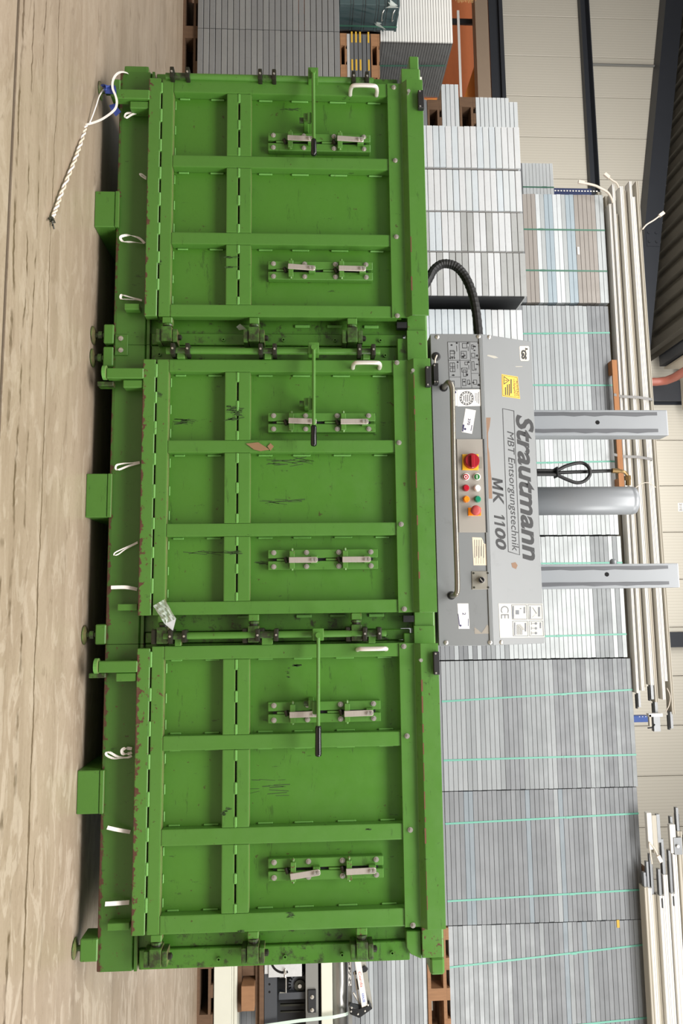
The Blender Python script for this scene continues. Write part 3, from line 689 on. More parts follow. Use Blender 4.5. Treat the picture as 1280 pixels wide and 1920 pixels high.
for i, (px, hw, y0, mt) in enumerate(r2):
    zz = zu(px, 1690); hh = hw * 6.5 / F * 0.97; a = X(y0, YU, px); dd = (0.0, 0.03, 0.05, 0.0, 0.02, 0.0, 0.03, 0.02, 0.0)[i]
    t = rail_obj(l2[i], None, YU + dd, 0.1, a, 4.9, zz, zz, hh, mt)
    ln = (0.12, 0.22, 0.34, 0.22, 0.30, 0.36, 0.30, 0.20, 0.1)[i]
    part('connector', B(a - ln, a + 0.03, YU + dd + 0.012, YU + dd + 0.05, zz - hh * 0.62, zz + hh * 0.3), M['conn'], t)
    part('connector', B(a - ln * 0.7, a + 0.03, YU + dd + 0.03, YU + dd + 0.075, zz - hh * 0.2, zz + hh * 0.85), M['dark' if i % 2 else 'conn'], t)
    if i in (3, 5):
        cc = Vector((a + 0.06, YU + dd - 0.001, zz)); bm = NB(); obox(bm, cc, EX, EZ, EY, 0.04, hh * 0.22, 0.002); part('slot', bm, M['dark'], t)
tr = thing('trunking_rail', 'short upright-looking white channel piece leaning above the right-hand rail ends', 'trunking', at(1220, 1560, YU - 0.01))
part('channel', B(X(1523, YU, 1215), X(1592, YU, 1215), YU - 0.02, YU + 0.03, zu(1212, 1560), zu(1221, 1560)), M['rail'], tr, bevel=0.003)
part('connector', B(X(1528, YU, 1225), X(1600, YU, 1225), YU - 0.01, YU + 0.03, zu(1222, 1560), zu(1231, 1560)), M['raildirty'], tr, bevel=0.003)
part('connector', B(X(1527, YU, 1235), X(1580, YU, 1235), YU, YU + 0.03, zu(1232, 1560), zu(1238, 1560)), M['conn'], tr)
tr = thing('trunking_rail', 'grey bracket piece with round bolt above the right-hand rail ends', 'trunking', at(1265, 1570, YU))
part('channel', B(X(1546, YU, 1260), X(1600, YU, 1260), YU, YU + 0.04, zu(1256, 1570), zu(1267, 1570)), M['rail'], tr, bevel=0.003)
part('connector', B(X(1570, YU, 1268), X(1602, YU, 1268), YU - 0.01, YU + 0.03, zu(1262, 1580), zu(1277, 1580)), M['conn'], tr)
bm = NB(); q = at(1269, 1586, YU - 0.012); cyl(bm, q, q - EY * 0.02, 0.013, 10); part('bolt', bm, M['bolt'], tr)
cable('thin twisted white cable among the right-hand rail ends', [at(1222, 1620, YU - 0.02), at(1219, 1600, YU - 0.02), at(1217, 1580, YU - 0.03), at(1226, 1590, YU - 0.03), at(1234, 1606, YU - 0.03)], 0.006)
solo('timber_batten', B(X(1640, YU, 1208), 4.9, YU + 0.2, YU + 0.4, max(ZTOP[5:]) + 0.004, max(ZTOP[5:]) + 0.03), M['woodold'], 'dark batten under the right-hand pile of rails', 'batten')

# ------------------------------------------------------------------ upper left: crates, anthracite boards, wrapped stack
zs = [638, 663, 686, 711, 727, 751]
ztop_ls = ztp
CD = 0.26
for i in range(5):
    z0 = Z(zs[i], YL, 30); z1 = Z(zs[i + 1], YL, 30) - 0.004
    x0, x1 = X(-75, YL, 690), X(8, YL, 690)
    if i == 0: z0 = ztp + 0.001
    t = thing('plastic_crate', 'dark teal plastic crate wrapped in film, %s of the pile of five' % ('lowest', 'second from the bottom', 'middle', 'second from the top', 'topmost')[i], 'crate', ((x0 + x1) / 2, YL, z0))
    part('body', B(x0, x1, YL + 0.004, YL + CD, z0, z1 - 0.014), M['tealbox'], t, bevel=0.004)
    part('rim', B(x0 - 0.003, x1 + 0.003, YL, YL + CD + 0.003, z1 - 0.0138, z1), M['tealbox'], t)
    if i > 2:
        bm = NB(); cy_m = YL + CD * 0.38; zc = (z0 + z1) / 2
        tube(bm, spline([(x1 - 0.002, cy_m - 0.05, zc + 0.014), (x1 + 0.022, cy_m - 0.035, zc), (x1 + 0.022, cy_m + 0.035, zc), (x1 - 0.002, cy_m + 0.05, zc + 0.014)], 4), 0.0035, 6)
        part('wire_handle', bm, M['bolt'], t)
z0, z1 = ztp + 0.003, Z(750, YL, 30)
fm = thing('stretch_film', 'clear stretch film wrapped loosely around the dark teal crates', 'film', (x1, YL, z0))
bm = NB(); n = 22; prev = None
for i in range(n + 1):
    t_ = i / n; u = (x0 + (x1 + 0.012 - x0) * min(1, t_ * 2), YL - 0.008 + max(0, t_ * 2 - 1) * CD)
    cur = [bm.verts.new((u[0] + (0.012 * random.random() if t_ > .5 else 0), u[1] - 0.006 * random.random(), z0 + (z1 - z0) * w_)) for w_ in (0, .2, .4, .55, .7, .85, 1)]
    if prev:
        for k in range(6): bm.faces.new((prev[k], prev[k + 1], cur[k + 1], cur[k]))
    prev = cur
part('sheet', bm, M['film'], fm)
for q, r_ in (((713, 45), 0.06), ((738, 6), 0.07)):
    bm = NB(); c = at(q[0], q[1], YL - 0.0 if q[1] < 8 else YL + CD * 0.55); c = c + EX * 0.03 - EY * 0.02; vs = [bm.verts.new(c + Vector((random.uniform(-r_, r_) * 0.5, random.uniform(-.02, .02), random.uniform(-r_, r_)))) for _ in range(6)]
    for k in range(1, 5): bm.faces.new((vs[0], vs[k], vs[k + 1]))
    part('loose_flap', bm, M['filmthick'], fm)
bm = NB(); ribbon(bm, [(x1 + 0.026, YL + CD * 0.72, z0), (x1 + 0.026, YL + CD * 0.72, z1)], 0.016, 0.001, (0, 1, 0))
part('green_strap', bm, M['strapdark'], fm)

YV = 2.11
def zv(px): return Z(px, YV, 100)
x0, x1 = X(64, YV, 675), X(205, YV, 675)
for i in range(5):
    za2, zb2 = zv(656 + 7.8 * i), zv(656 + 7.8 * (i + 1)) - 0.004
    t = thing('anthracite_board', 'anthracite board with yellow tags, %s of five behind the baler rod' % ('lowest', 'second', 'middle', 'fourth', 'topmost')[i], 'board', ((x0 + x1) / 2, YV, za2))
    part('sheet', B(x0, x1, YV, YV + 0.34, za2, zb2), M['slab'], t, bevel=0.002)
    if i in (0, 1, 2, 4):
        for py in (70, 122):
            part('yellow_tag', B(X(py, YV, 675) - 0.045, X(py, YV, 675) + 0.045, YV - 0.002, YV - 0.0003, za2 + 0.009, zb2 - 0.006), M['yellowtag'], t)
solo('perforated_strip', B(x0, x1, YV, YV + 0.3, zv(650.5), zv(655.5)), M['zinc'], 'pale perforated strip under the anthracite boards', 'strip')
pallet('brown pallet under the anthracite boards behind the left stack', x0, x1, YV - 0.005, YV + 0.34, ztp + 0.001, zv(650) - ztp - 0.002, 'wood')
pallet('brown pallet on top of the anthracite boards under the wrapped stack', x0, x1, YV - 0.005, YV + 0.34, zv(695.3), zv(711) - zv(695.3), 'wood')
YW = 2.46
w0, w1 = Z(713, YW, 70), Z(849, YW, 70); xw = X(78, YW, 780)
ws = thing('panel_stack', 'tall stack of white-edged grey panels half wrapped in film left of the brown boards', 'panels', (xw - 0.5, YW, w0))
n = 27; h = (w1 - w0) / n
b1, b2 = NB(), NB()
for i in range(n):
    box(b1, xw - 0.75, xw - 0.001, YW + 0.012, YW + 0.66, w0 + i * h + 0.002, w0 + (i + 1) * h - 0.002)
    box(b2, xw - 0.75, xw, YW, YW + 0.0115, w0 + i * h + 0.001, w0 + (i + 1) * h - 0.003)
part('panel', b1, M['wrapped'], ws, kind='stuff'); part('white_edge', b2, M['whitelip'], ws, kind='stuff')
bm = NB(); prev = None
for i in range(15):
    yy = YW + 0.02 + 0.64 * i / 14
    cur = [bm.verts.new((xw + 0.006 + 0.01 * random.random(), yy, w0 + 0.02 + (w1 - w0 - 0.03) * k / 8)) for k in range(9)]
    if prev:
        for k in range(8): bm.faces.new((prev[k], prev[k + 1], cur[k + 1], cur[k]))
    prev = cur
part('film_wrap', bm, M['film'], ws)
bm = NB(); ribbon(bm, [(xw + 0.018, YW + 0.26, w0 + 0.02), (xw + 0.018, YW + 0.24, w1 - 0.02)], 0.016, 0.001, (0, 1, 0)); part('strap', bm, M['strapdark'], ws)
bm = NB()
for u in (0.0, 0.33, 0.66): box(bm, xw - 0.72 + u, xw - 0.64 + u, YW, YW + 0.66, ztp + 0.001, w0 - 0.001)
solo('timber_support', bm, M['woodold'], 'old timber supports under the white-edged panel stack behind the teal crates', 'timber', kind=None)
bt = thing('straw_broom', 'straw bristles of a broom head at the upper edge near the brown boards', 'broom', at(872, -6, 6.0))
bm = NB(); q = at(872, -8, 6.0)
for i in range(70):
    u = random.uniform(-0.13, 0.13); bm2 = q + EZ * u; e = bm2 + EX * random.uniform(0.05, 0.11) + EZ * random.uniform(-.02, .02)
    tube(bm, [bm2, e], 0.003, 3)
part('bristles', bm, plain('straw', (196, 160, 108), 0.8), bt, kind='stuff')
part('head', B(q.x - 0.05, q.x + 0.005, q.y - 0.03, q.y + 0.03, q.z - 0.15, q.z + 0.15), M['wood'], bt)

# ------------------------------------------------------------------ the three-chamber baler
YBM = 0.06                                                        # front of the base beams
CX = [[3 * v for v in r] for r in ([-0.7406, -0.6428, -0.6246, -0.5253, -0.5076, -0.4181, -0.4004],
      [-0.3204, -0.2234, -0.2059, -0.1082, -0.0905, -0.0031, 0.0144], [0.0731, 0.1710, 0.1898, 0.2878, 0.3084, 0.3927, 0.4151])]
XL = [-2.285, -1.0145, 0.165]
XS = [-2.285, -1.0145, 0.172]
LB, LT, UB, UT = 0.338, 0.570, 0.676, 1.271
SIDE = ['left', 'middle', 'right']
edge = [X(147, 0.09, 400), X(650.5, 0.08, 400), X(1205, 0.08, 400), 1.398]
PX = {  # rod y, door post features, pixel columns of hinge blocks
    'rod': [(145.5, 420), (658.5, 450), (1191, 450)],
    'hook': [[(313, 600), (476, 601), (660, 601)], [(305, 1160), (475, 1156), (668, 1152)], [(292, 1757), (474, 1753), (678, 1742)]],
    'lug': [[(324, 0), (353, 0), (488, 0), (514, 0), (662, 0), (687, 0)], [(325.5, 0), (353, 0), (489, 0), (515, 0), (673, 0), (699, 0)], [(321, 0), (347, 0), (483.5, 0), (518, 0), (683, 0), (710, 0)]]}
LATCH = [[267, 507.3], [792, 1048.8], [1335, 1628.8]]
TILT = [[(2, 3), (4, 1)], [(2, 0), (0, 0)], [(-1, -1), (-7, -1)]]
COVERB = [[(738, 164), (741, 301), (743, 444), (745, 592)], [(744, 680), (748, 830), (752, 983), (758, 1142)], [(757, 1212), (763, 1380), (769, 1556), (774, 1735)]]
EYEB = [(766, 178), (774, 698), (789, 1237)]
ZROW = [Z(v, 0.012, 790) for v in (513, 573, 632, 691)]
HANDLE = [(655, 710, 160), (660, 716, 680), (669, 728, 1217)]
LEVER = [(587, 148, 292, 263), (588, 657, 837, 799), (596.5, 1191, 1419, 1362)]
SENSOR = [(783, 795, 170, 204), (797, 808, 687, 725), (812, 824, 1222, 1265)]

def clip_mesh():
    bm = NB(); w, L = 0.0115, 0.116
    prism(bm, [(-w, 0), (w, 0), (w, L - 0.006), (w * 0.6, L), (-w * 0.6, L), (-w, L - 0.006)], -0.0025, 0.0025, 'y')
    bmesh.ops.bevel(bm, geom=list(bm.edges), offset=0.0012, segments=1, affect='EDGES')
    return keep(bm, 'clip', M['clip'])
CLIP = clip_mesh()
b = NB(); cyl(b, (0, 0, 0), (0, -0.006, 0), 0.0075, 6); cyl(b, (0, -0.006, 0), (0, -0.010, 0), 0.004, 8)
SMALLBOLT = keep(b, 'bolt', M['bolt'])
b = NB(); obox(b, Vector((0, 0, 0)), EX, EY, EZ, 0.036, 0.012, 0.0105); bmesh.ops.bevel(b, geom=list(b.edges), offset=0.002, segments=1, affect='EDGES')
tube(b, [(-0.036, 0, 0), (-0.046, 0, 0), (-0.050, 0, 0)], [0.006, 0.006, 0.002], 8); tube(b, [(0.036, 0, 0), (0.043, 0, 0)], [0.007, 0.005], 8)
CROSS = keep(b, 'cross_pin', M['green_rust'])
b = NB(); box(b, -0.006, 0.006, -0.02, 0.026, -0.012, 0.012); bmesh.ops.bevel(b, geom=list(b.edges), offset=0.004, segments=2, affect='EDGES'); cyl(b, (0, -0.02, 0), (0, -0.024, 0), 0.004, 8)

SCUFF = [  # dark rubbed patches seen on each door: pixel x, y, length along x, spread along y, strokes
    [(436, 482, 22, 3, 3), (436, 501, 24, 2, 2), (298, 492, 6, 10, 5), (545, 205, 30, 3, 3)],
    [(348, 790, 30, 10, 12), (434, 768, 20, 14, 9), (436, 786, 24, 3, 4), (445, 775, 16, 20, 8), (540, 866, 70, 14, 9), (530, 940, 60, 8, 6), (436, 1036, 26, 5, 6), (380, 1036, 70, 3, 3), (500, 1056, 30, 6, 5), (300, 740, 10, 10, 5)],
    [(557, 1248, 12, 5, 10), (540, 1262, 3, 22, 4), (421, 1524, 8, 10, 6), (430, 1516, 8, 4, 3), (545, 1715, 10, 12, 7), (452, 1746, 8, 3, 4), (690, 1556, 8, 4, 3), (500, 1480, 60, 40, 6)]]
def wear(d, k, xl, xr, zf):
    """Bare rusty runs along the fold of the cover plate and rubbed dark strokes on the door."""
    bm = NB(); x = xl + 0.05
    while x < xr - 0.08:
        L = random.uniform(0.008, 0.07)
        if random.random() < (0.22, 0.5, 0.7)[k]: box(bm, x, x + L, -0.0345, -0.0338, zf + random.uniform(-0.002, 0.001), zf + random.uniform(0.002, 0.006))
        x += L + random.uniform(0.01, 0.05)
    part('worn_edge', bm, M['rustchip'], d, kind='stuff')
    bm = NB()
    for px, py, sx, sy, n in SCUFF[k]:
        inside = any(a_ < X(py, 0.044, px) < b_ for a_, b_ in ((CX[k][0], CX[k][1]), (CX[k][2], CX[k][3]), (CX[k][4], CX[k][5]))) and (310 < px < 415 or 478 < px < 725)
        y = 0.0438 if inside else -0.0003
        for _ in range(n * 2):
            c = at(px + random.uniform(-.5, .5) * sx, py + random.uniform(-.5, .5) * sy, y); w = random.uniform(0.0006, 0.0018); L = random.uniform(0.08, 0.3) * sx * 0.0022 + 0.003; t = random.uniform(-.22, .22)
            obox(bm, c, Vector((math.sin(t), 0, math.cos(t))), EY, Vector((math.cos(t), 0, -math.sin(t))), L, 0.0002, w)
    part('scuff', bm, M['scuffdark'], d, kind='stuff')
def build_chamber(k):
    x0, x1 = edge[k] + 0.001, edge[k + 1] - 0.001
    t = thing('baling_chamber', '%s green baling chamber with its barred front door, %s' % (SIDE[k], ('beside the left stack of raw shelves', 'under the grey press unit', 'with the most rusted door edge')[k]), 'baler', ((x0 + x1) / 2, 0.06, 0))
    # body
    bz = 0.088
    part('side_wall', B(x0, x0 + 0.008, 0.10, 0.92, bz + 0.1, 1.29), M['green'], t)
    part('side_wall', B(x1 - 0.008, x1, 0.10, 0.92, bz + 0.1, 1.29), M['green'], t)
    part('back_wall', B(x0 + 0.009, x1 - 0.009, 0.90, 0.92, bz + 0.1, 1.40), M['green'], t)
    part('chamber_floor', B(x0 + 0.009, x1 - 0.009, 0.10, 0.899, bz + 0.02, bz + 0.12), M['green'], t)
    bm = NB(); prism(bm, [(YBM + 0.012, bz), (YBM + 0.003, bz + 0.004), (YBM, bz + 0.016), (YBM, 0.222), (YBM + 0.012, 0.232), (0.10, 0.232), (0.10, bz)], x0, x1)
    part('base_beam', bm, M['green_beam'], t)
    part('base_ledge', B(x0, x1, YBM - 0.004, 0.10, 0.2325, 0.244), M['green_beam'], t)
    # skid and levelling feet
    sx = [(358, 425), (888, 970), (1445, 1527)][k]; spx = [186, 170, 153][k]
    a, b_ = X(sx[0], 0.045, spx), X(sx[1], 0.045, spx)
    part('skid', B(a, b_, 0.045, 0.86, 0.0, bz - 0.001), M['green'], t, bevel=0.003)
    part('rear_skirt', B(b_ + 0.001 if k == 0 else x0, a - 0.001 if k == 2 else x1, 0.80, 0.81, 0.003, bz + 0.019), M['dark'], t)
    part('skid_cap', B(a, b_, 0.042, 0.0595, bz, bz + 0.016), M['green'], t, bevel=0.002)
    feet = [[(198, 1)], [(672, 1), (1190, 1)], [(1775, 0)]][k] + ([(630, 1)] if k == 0 else [])
    for py, disc in feet:
        fx = X(py, 0.08, 190)
        w = 0.042
        if k == 0 and py == 198:
            fx = X(172, 0.08, 190); part('foot_housing', B(x0 - 0.035, fx + 0.04, 0.065, 0.16, 0.105, 0.215), M['green'], t, bevel=0.012, seg=2)
        part('foot_housing', B(fx - w, min(fx + w, x1 + 0.0), 0.05, 0.15, 0.052 if disc else 0.028, bz + 0.006), M['green'], t, bevel=0.004)
        bm = NB(); cy = 0.075
        tube(bm, [(fx, cy, 0.0005), (fx, cy, 0.004), (fx, cy, 0.007), (fx, cy, 0.012)], [0.038, 0.040, 0.034, 0.014], 18)
        tube(bm, [(fx, cy, 0.010), (fx, cy, 0.0515 if disc else 0.027)], 0.011, 10)
        if disc: tube(bm, [(fx, cy, 0.026), (fx, cy, 0.042)], 0.018, 6)
        part('levelling_foot', bm, M['green_grime'], t)
    # front posts either side of the door
    dr = CX[k][6] + 0.001
    if k < 2: g0 = X([627, 1183.5][k], 0.075, 420)
    else: g0 = X(1776, 0.075, 330)
    part('post_web', B(dr - 0.05, g0 - 0.002, 0.078, 0.099, 0.245, 1.343), M['green_post'], t)
    part('post_flange', B(g0 + 0.001, x1 - 0.001, 0.062, 0.099, 0.25, 1.33 if k < 2 else 1.30), M['green_post'], t, bevel=0.003)
    part('left_post', B(x0, XL[k] + 0.06, 0.066, 0.099, 0.25, 1.33), M['green_post'], t, bevel=0.003)
    xc = (g0 + x1) / 2
    for z_ in (0.290, 0.556, 0.812, 1.034, 1.23):
        inst('threaded_bush', NUT, (xc + 0.004, 0.062, z_), t)
    if k:
        for z_ in (0.286, 1.25): inst('threaded_bush', NUT, ((x0 + XL[k]) / 2 if XL[k] - x0 > 0.02 else x0 + 0.02, 0.066, z_), t)
    bm = NB()
    for z_ in (0.62, 0.86, 1.0, 1.16): box(bm, dr + 0.004, dr + 0.018, 0.070, 0.0779, z_, z_ + 0.065)
    part('weld_bead', bm, M['green_pale'], t, kind='stuff', bevel=0.003)
    # small bar brackets on the base beam
    pb = [(248, 577, 14), (240, 1139, 18), (223, 1736, 19)][k]; q = at(pb[0], pb[1], 0.03)
    part('stop_bracket', B(q.x - 0.014, q.x + 0.012, 0.018, 0.0599, q.z - pb[2] * 0.0022, q.z + pb[2] * 0.0022), M['green'], t, bevel=0.002)
    pb = [(236, 179), (228, 701), (214, 1250)][k]; q = at(pb[0], pb[1], 0.0)
    bm = NB(); box(bm, q.x - 0.022, q.x + 0.022, -0.012, 0.03, 0.085, 0.236); box(bm, q.x - 0.022, q.x + 0.022, 0.0305, 0.0595, 0.165, 0.20)
    part('door_stop', bm, M['green'], t, bevel=0.003)
    part('guide_block', B(q.x + 0.024, q.x + 0.058, 0.0, 0.0595, 0.150, 0.2315), M['green'], t, bevel=0.004)
    if k:
        bm = NB(); tube(bm, [(q.x - 0.004, -0.002, 0.070), (q.x - 0.004, -0.002, 0.084)], 0.030, 18)
        part('stop_disc', bm, M['green_pale'], t)
        part('lower_catch', B(q.x + 0.026, q.x + 0.045, 0.02, 0.07, 0.04, 0.105), M['green_grime'], t, bevel=0.002)

    # ---------------- door
    c = CX[k]; xl, xr = XL[k], c[6]
    d = thing('door', None, None, (xl, 0, 0.232)); d.parent = t; d.location = Vector((xl, 0, 0.232)) - LOC[t.name]
    R = 0.005
    def bar(nm, *a, mt='green'): return part(nm, B(*a), M[mt], d, bevel=R, seg=2)
    part('skirt', B(XS[k], xr, -0.004, 0.042, 0.232, 0.2835), M['green_rust'], d, bevel=0.003)
    bar('bottom_rail', xl, xr, 0, 0.044, 0.2895, LB, mt='green_rust')
    bar('stile', xl, c[0], 0.0005, 0.044, LB + 0.0003, UT + 0.03); bar('stile', c[5], xr, 0.0005, 0.044, LB + 0.0003, UT + 0.03)
    bar('stile', c[1], c[2], 0.0005, 0.044, LB + 0.0003, UT + 0.03); bar('stile', c[3], c[4], 0.0005, 0.044, LB + 0.0003, UT + 0.03)
    for a, b_ in ((c[0], c[1]), (c[2], c[3]), (c[4], c[5])):
        bar('cross_rail', a + 0.0003, b_ - 0.0003, 0.001, 0.044, LT, 0.6195); bar('cross_rail', a + 0.0003, b_ - 0.0003, 0.001, 0.044, 0.6265, UB)
    part('sheet', B(xl + 0.01, xr - 0.01, 0.0442, 0.050, 0.29, UT + 0.05), M['green_panel'], d)
    bm = NB()                                                      # weld runs in the slots and along the inner edges
    x_ = xl + 0.02
    while x_ < xr - 0.05:
        L = random.uniform(0.045, 0.062); box(bm, x_, x_ + L, -0.0045, 0.02, 0.281, 0.2915); x_ += L + random.uniform(0.06, 0.085)
    for a, b_ in ((c[0], c[1]), (c[2], c[3]), (c[4], c[5])):
        for u, v in ((0.0, 0.15), (0.42, 0.58), (0.86, 1.0)): box(bm, a + (b_ - a) * u + 0.001, a + (b_ - a) * v - 0.001, -0.0015, 0.02, 0.6175, 0.6285)
        for z_, L in ((LB + 0.02, 0.045), (LT - 0.075, 0.06), (UB + 0.03, 0.06), (0.85, 0.075), (1.02, 0.075), (1.19, 0.06)):
            for s in ((0, 1) if k == 2 else (0,)):
                box(bm, *((a, a + 0.008) if s == 0 else (b_ - 0.007, b_)), 0.036, 0.0442, z_, z_ + L)
        for u in (0.05, 0.45, 0.8): box(bm, a + (b_ - a) * u, a + (b_ - a) * (u + 0.14), 0.036, 0.0442, LB, LB + 0.006)
    part('weld_bead', bm, M['green_pale'], d, kind='stuff', bevel=0.0025)
    # cover plate: flat bolted strip, fold, outer flange
    zc0, zc1, zc2, zc3 = UT + 0.004, 1.337, 1.357, 1.4285
    bm = NB(); prism(bm, [(-0.005, zc0), (-0.005, zc1), (-0.034, zc2), (-0.034, zc3), (-0.028, zc3), (-0.028, zc2 + 0.004), (0.0, zc1 + 0.005), (0.0, zc0)], xl + 0.002, xr + 0.001)
    part('cover_plate', bm, M['green'], d, bevel=0.0012)
    wear(d, k, xl, xr, zc2)
    for q in COVERB[k]:
        w = at(q[0], q[1], -0.006); inst('bolt', BOLT, (w.x, -0.005, w.z), d)
    w = at(EYEB[k][0], EYEB[k][1], -0.03)
    bm = NB(); tube(bm, [(w.x, -0.02, w.z - 0.006), (w.x, -0.05, w.z - 0.004)], 0.005, 8); cyl(bm, (w.x, -0.0505, w.z - 0.004), (w.x, -0.058, w.z - 0.004), 0.0075, 8); part('stud', bm, M['bolt'], d)
    # strap guides with two clips each
    for j, ly in enumerate(LATCH[k]):
        lx = X(ly, 0.012, 600); za_, zb_ = ZROW[0] - 0.024, ZROW[3] + 0.028
        for s in (-1, 1):
            part('guide_bar', B(lx - 0.041 if s < 0 else lx + 0.006, lx - 0.006 if s < 0 else lx + 0.041, 0.012, 0.044, za_, zb_), M['green'], d, bevel=0.002)
        bm = NB(); box(bm, lx - 0.0059, lx + 0.0059, 0.024, 0.044, za_ + 0.02, zb_ - 0.02)
        part('slot_liner', bm, M['dark'], d)
        bm = NB()
        for z_, L in ((za_ + 0.035, 0.07), (za_ + 0.235, 0.055)): box(bm, lx - 0.004, lx + 0.004, 0.010, 0.0239, z_, z_ + L)
        part('strap_tongue', bm, M['green_rust'], d, bevel=0.002)
        for z_ in ZROW:
            for s in (-1, 1): inst('bolt', BOLT, (lx + s * 0.0285, 0.0119, z_), d)
        for i, (cz, pz) in enumerate(((0.822, 0.846), (1.038, 1.062))):
            inst('cross_pin', CROSS, (lx + 0.002, -0.001, pz), d)
            o = inst('clip', CLIP, (lx + 0.004, -0.016, cz + 0.012), d, (0, 0, 0))
            ang = math.radians(TILT[k][j][i]); L = 0.116
            o.rotation_euler = (0, ang, 0); top = Vector((lx + 0.003, -0.016, cz + 0.012 + L))
            o.location = top - Vector((math.sin(ang) * L, 0, math.cos(ang) * L)) - LOC[d.name]
            for dz_ in (0.008, 0.022): inst('bolt', SMALLBOLT, top - Vector((0.0 + math.sin(ang) * dz_, 0.0026, dz_)), d)
            bm = NB(); cyl(bm, (lx - 0.008, 0.008, pz - 0.028), (lx + 0.012, 0.004, pz - 0.020), 0.008, 8); part('plunger', bm, M['grease'], d)
            part('clip_foot', B(lx - 0.014, lx + 0.018, -0.0129, 0.0119, cz + 0.10, cz + 0.128), M['green'], d, bevel=0.002)
    # pull handle
    hx0, hx1, hy = HANDLE[k]; a, b_ = at(hx0, hy, -0.055), at(hx1, hy, -0.055)
    bm = NB(); zz0, zz1 = a.z + 0.006, b_.z - 0.006; xx_ = a.x
    pth = [(xx_ + 0.006, 0, zz0), (xx_ + 0.003, -0.03, zz0), (xx_, -0.048, zz0 + 0.006), (xx_, -0.055, zz0 + 0.018), (xx_, -0.057, (zz0 + zz1) / 2), (xx_, -0.055, zz1 - 0.018), (xx_, -0.048, zz1 - 0.006), (xx_ + 0.003, -0.03, zz1), (xx_ + 0.006, 0, zz1)]
    tube(bm, spline(pth, 4), 0.0088, 10); part('pull_handle', bm, M['alu'], d, smooth=True)
    # lever keeper
    lx_, ly0, ly1, lg = LEVER[k]
    kb = at(lx_ - 13, ly0 + (ly1 - ly0) * 0.53, -0.01)
    bm = NB(); box(bm, kb.x - 0.004, kb.x + 0.030, -0.05, 0.044, kb.z - 0.012, kb.z + 0.010); box(bm, kb.x + 0.0, kb.x + 0.05, -0.062, -0.0505, kb.z + 0.004, kb.z + 0.022)
    part('lever_keeper', bm, M['green'], d, bevel=0.003)
    bm = NB(); cyl(bm, (kb.x + 0.012, -0.02, kb.z - 0.012), (kb.x + 0.012, -0.02, kb.z - 0.030), 0.012, 8); part('keeper_bolt', bm, M['green_grime'], d)
    # safety sensor block on the cover plate
    s0, s1, s2, s3 = SENSOR[k]; a, b_ = at(s0, s2, -0.05), at(s1, s3, -0.05)
    bm = NB(); box(bm, a.x, b_.x, -0.056, -0.0345, a.z, b_.z); part('sensor_block', bm, M['black'], d, bevel=0.002)
    bm = NB()
    for u in (0.08, 0.92): cyl(bm, (a.x + (b_.x - a.x) * u, -0.056, a.z + 0.008), (a.x + (b_.x - a.x) * u, -0.058, a.z + 0.008), 0.004, 8)
    part('sensor_screw', bm, M['bolt'], d)
    # ---------------- lock rod at the door's left edge
    ry, rpx = PX['rod'][k]; rx = X(ry, -0.004, rpx)
    r = thing('lock_rod', None, None, (rx, -0.004, 0.35)); r.parent = t; r.location = Vector((rx, -0.004, 0.35)) - LOC[t.name]
    zl = [Z(p_[0], -0.004, ry) for p_ in PX['lug'][k]]
    bm = NB(); tube(bm, [(rx, -0.004, zl[0] - 0.03), (rx, -0.004, zl[5] + 0.03)], 0.0135, 14); part('bar', bm, M['green'], r, smooth=False)
    for z_ in zl:
        bm = NB(); box(bm, rx - 0.025, rx + 0.025, -0.034, 0.028, z_ - 0.0092, z_ + 0.0092); part('lug', bm, M['grease'], r, bevel=0.006, seg=2)
        bm = NB(); cyl(bm, (rx, -0.034, z_), (rx, -0.038, z_), 0.0045, 8); part('rivet', bm, M['bolt'], r)
    for i in (0, 2, 4):
        za_, zb_ = zl[i] + 0.0108, zl[i + 1] - 0.0108
        part('hinge_plate', B(rx + 0.004, XL[k] - 0.001, -0.012, 0.02, za_ + 0.004, zb_ - 0.004), M['green'], r, bevel=0.002)
        bm = NB(); tube(bm, [(rx, -0.004, za_), (rx, -0.004, zb_)], 0.0150, 12); part('sleeve', bm, M['green_grime'], r)
    zz = Z(lx_, -0.06, ly0)
    part('lever_hub', B(rx - 0.024, rx + 0.024, -0.05, 0.018, zz - 0.022, zz + 0.022), M['green'], r, bevel=0.004, seg=2)
    p0 = Vector((rx + 0.002, -0.055, zz)); p1 = at(lx_ + (0 if k else 1), ly1, -0.075); pg = at(lx_ + (0 if k else 1), lg, -0.072)
    bm = NB(); tube(bm, [p0 + EX * -0.006, p0 + EX * 0.03, pg], 0.0075, 10); tube(bm, [p0 + EY * 0.02, p0 - EY * 0.01], 0.011, 12); part('lever', bm, M['green_rust'], r)
    dv = (p1 - pg).normalized()
    bm = NB(); tube(bm, [pg - dv * 0.002, pg + dv * 0.008, pg + dv * 0.03, p1 - dv * 0.010, p1 - dv * 0.003, p1], [0.0105, 0.0125, 0.0118, 0.0130, 0.011, 0.004], 12); part('lever_grip', bm, M['gloss_black'], r, smooth=True)
    # ---------------- hook hinges at the door's right edge
    for hx, hy in PX['hook'][k]:
        q = at(hx, hy, 0.0); hz = q.z; x_ = CX[k][6]
        h = thing('hook_hinge', None, None, (x_, 0.02, hz)); h.parent = t; h.location = Vector((x_, 0.02, hz)) - LOC[t.name]
        part('neck', B(x_ + 0.0005, x_ + 0.028, 0.002, 0.045, hz - 0.021, hz + 0.021), M['green_rust'], h, bevel=0.003)
        bm = NB(); tube(bm, [(x_ + 0.0285, 0.02, hz), (x_ + 0.046, 0.02, hz)], 0.017, 12); part('collar', bm, M['grease'], h)
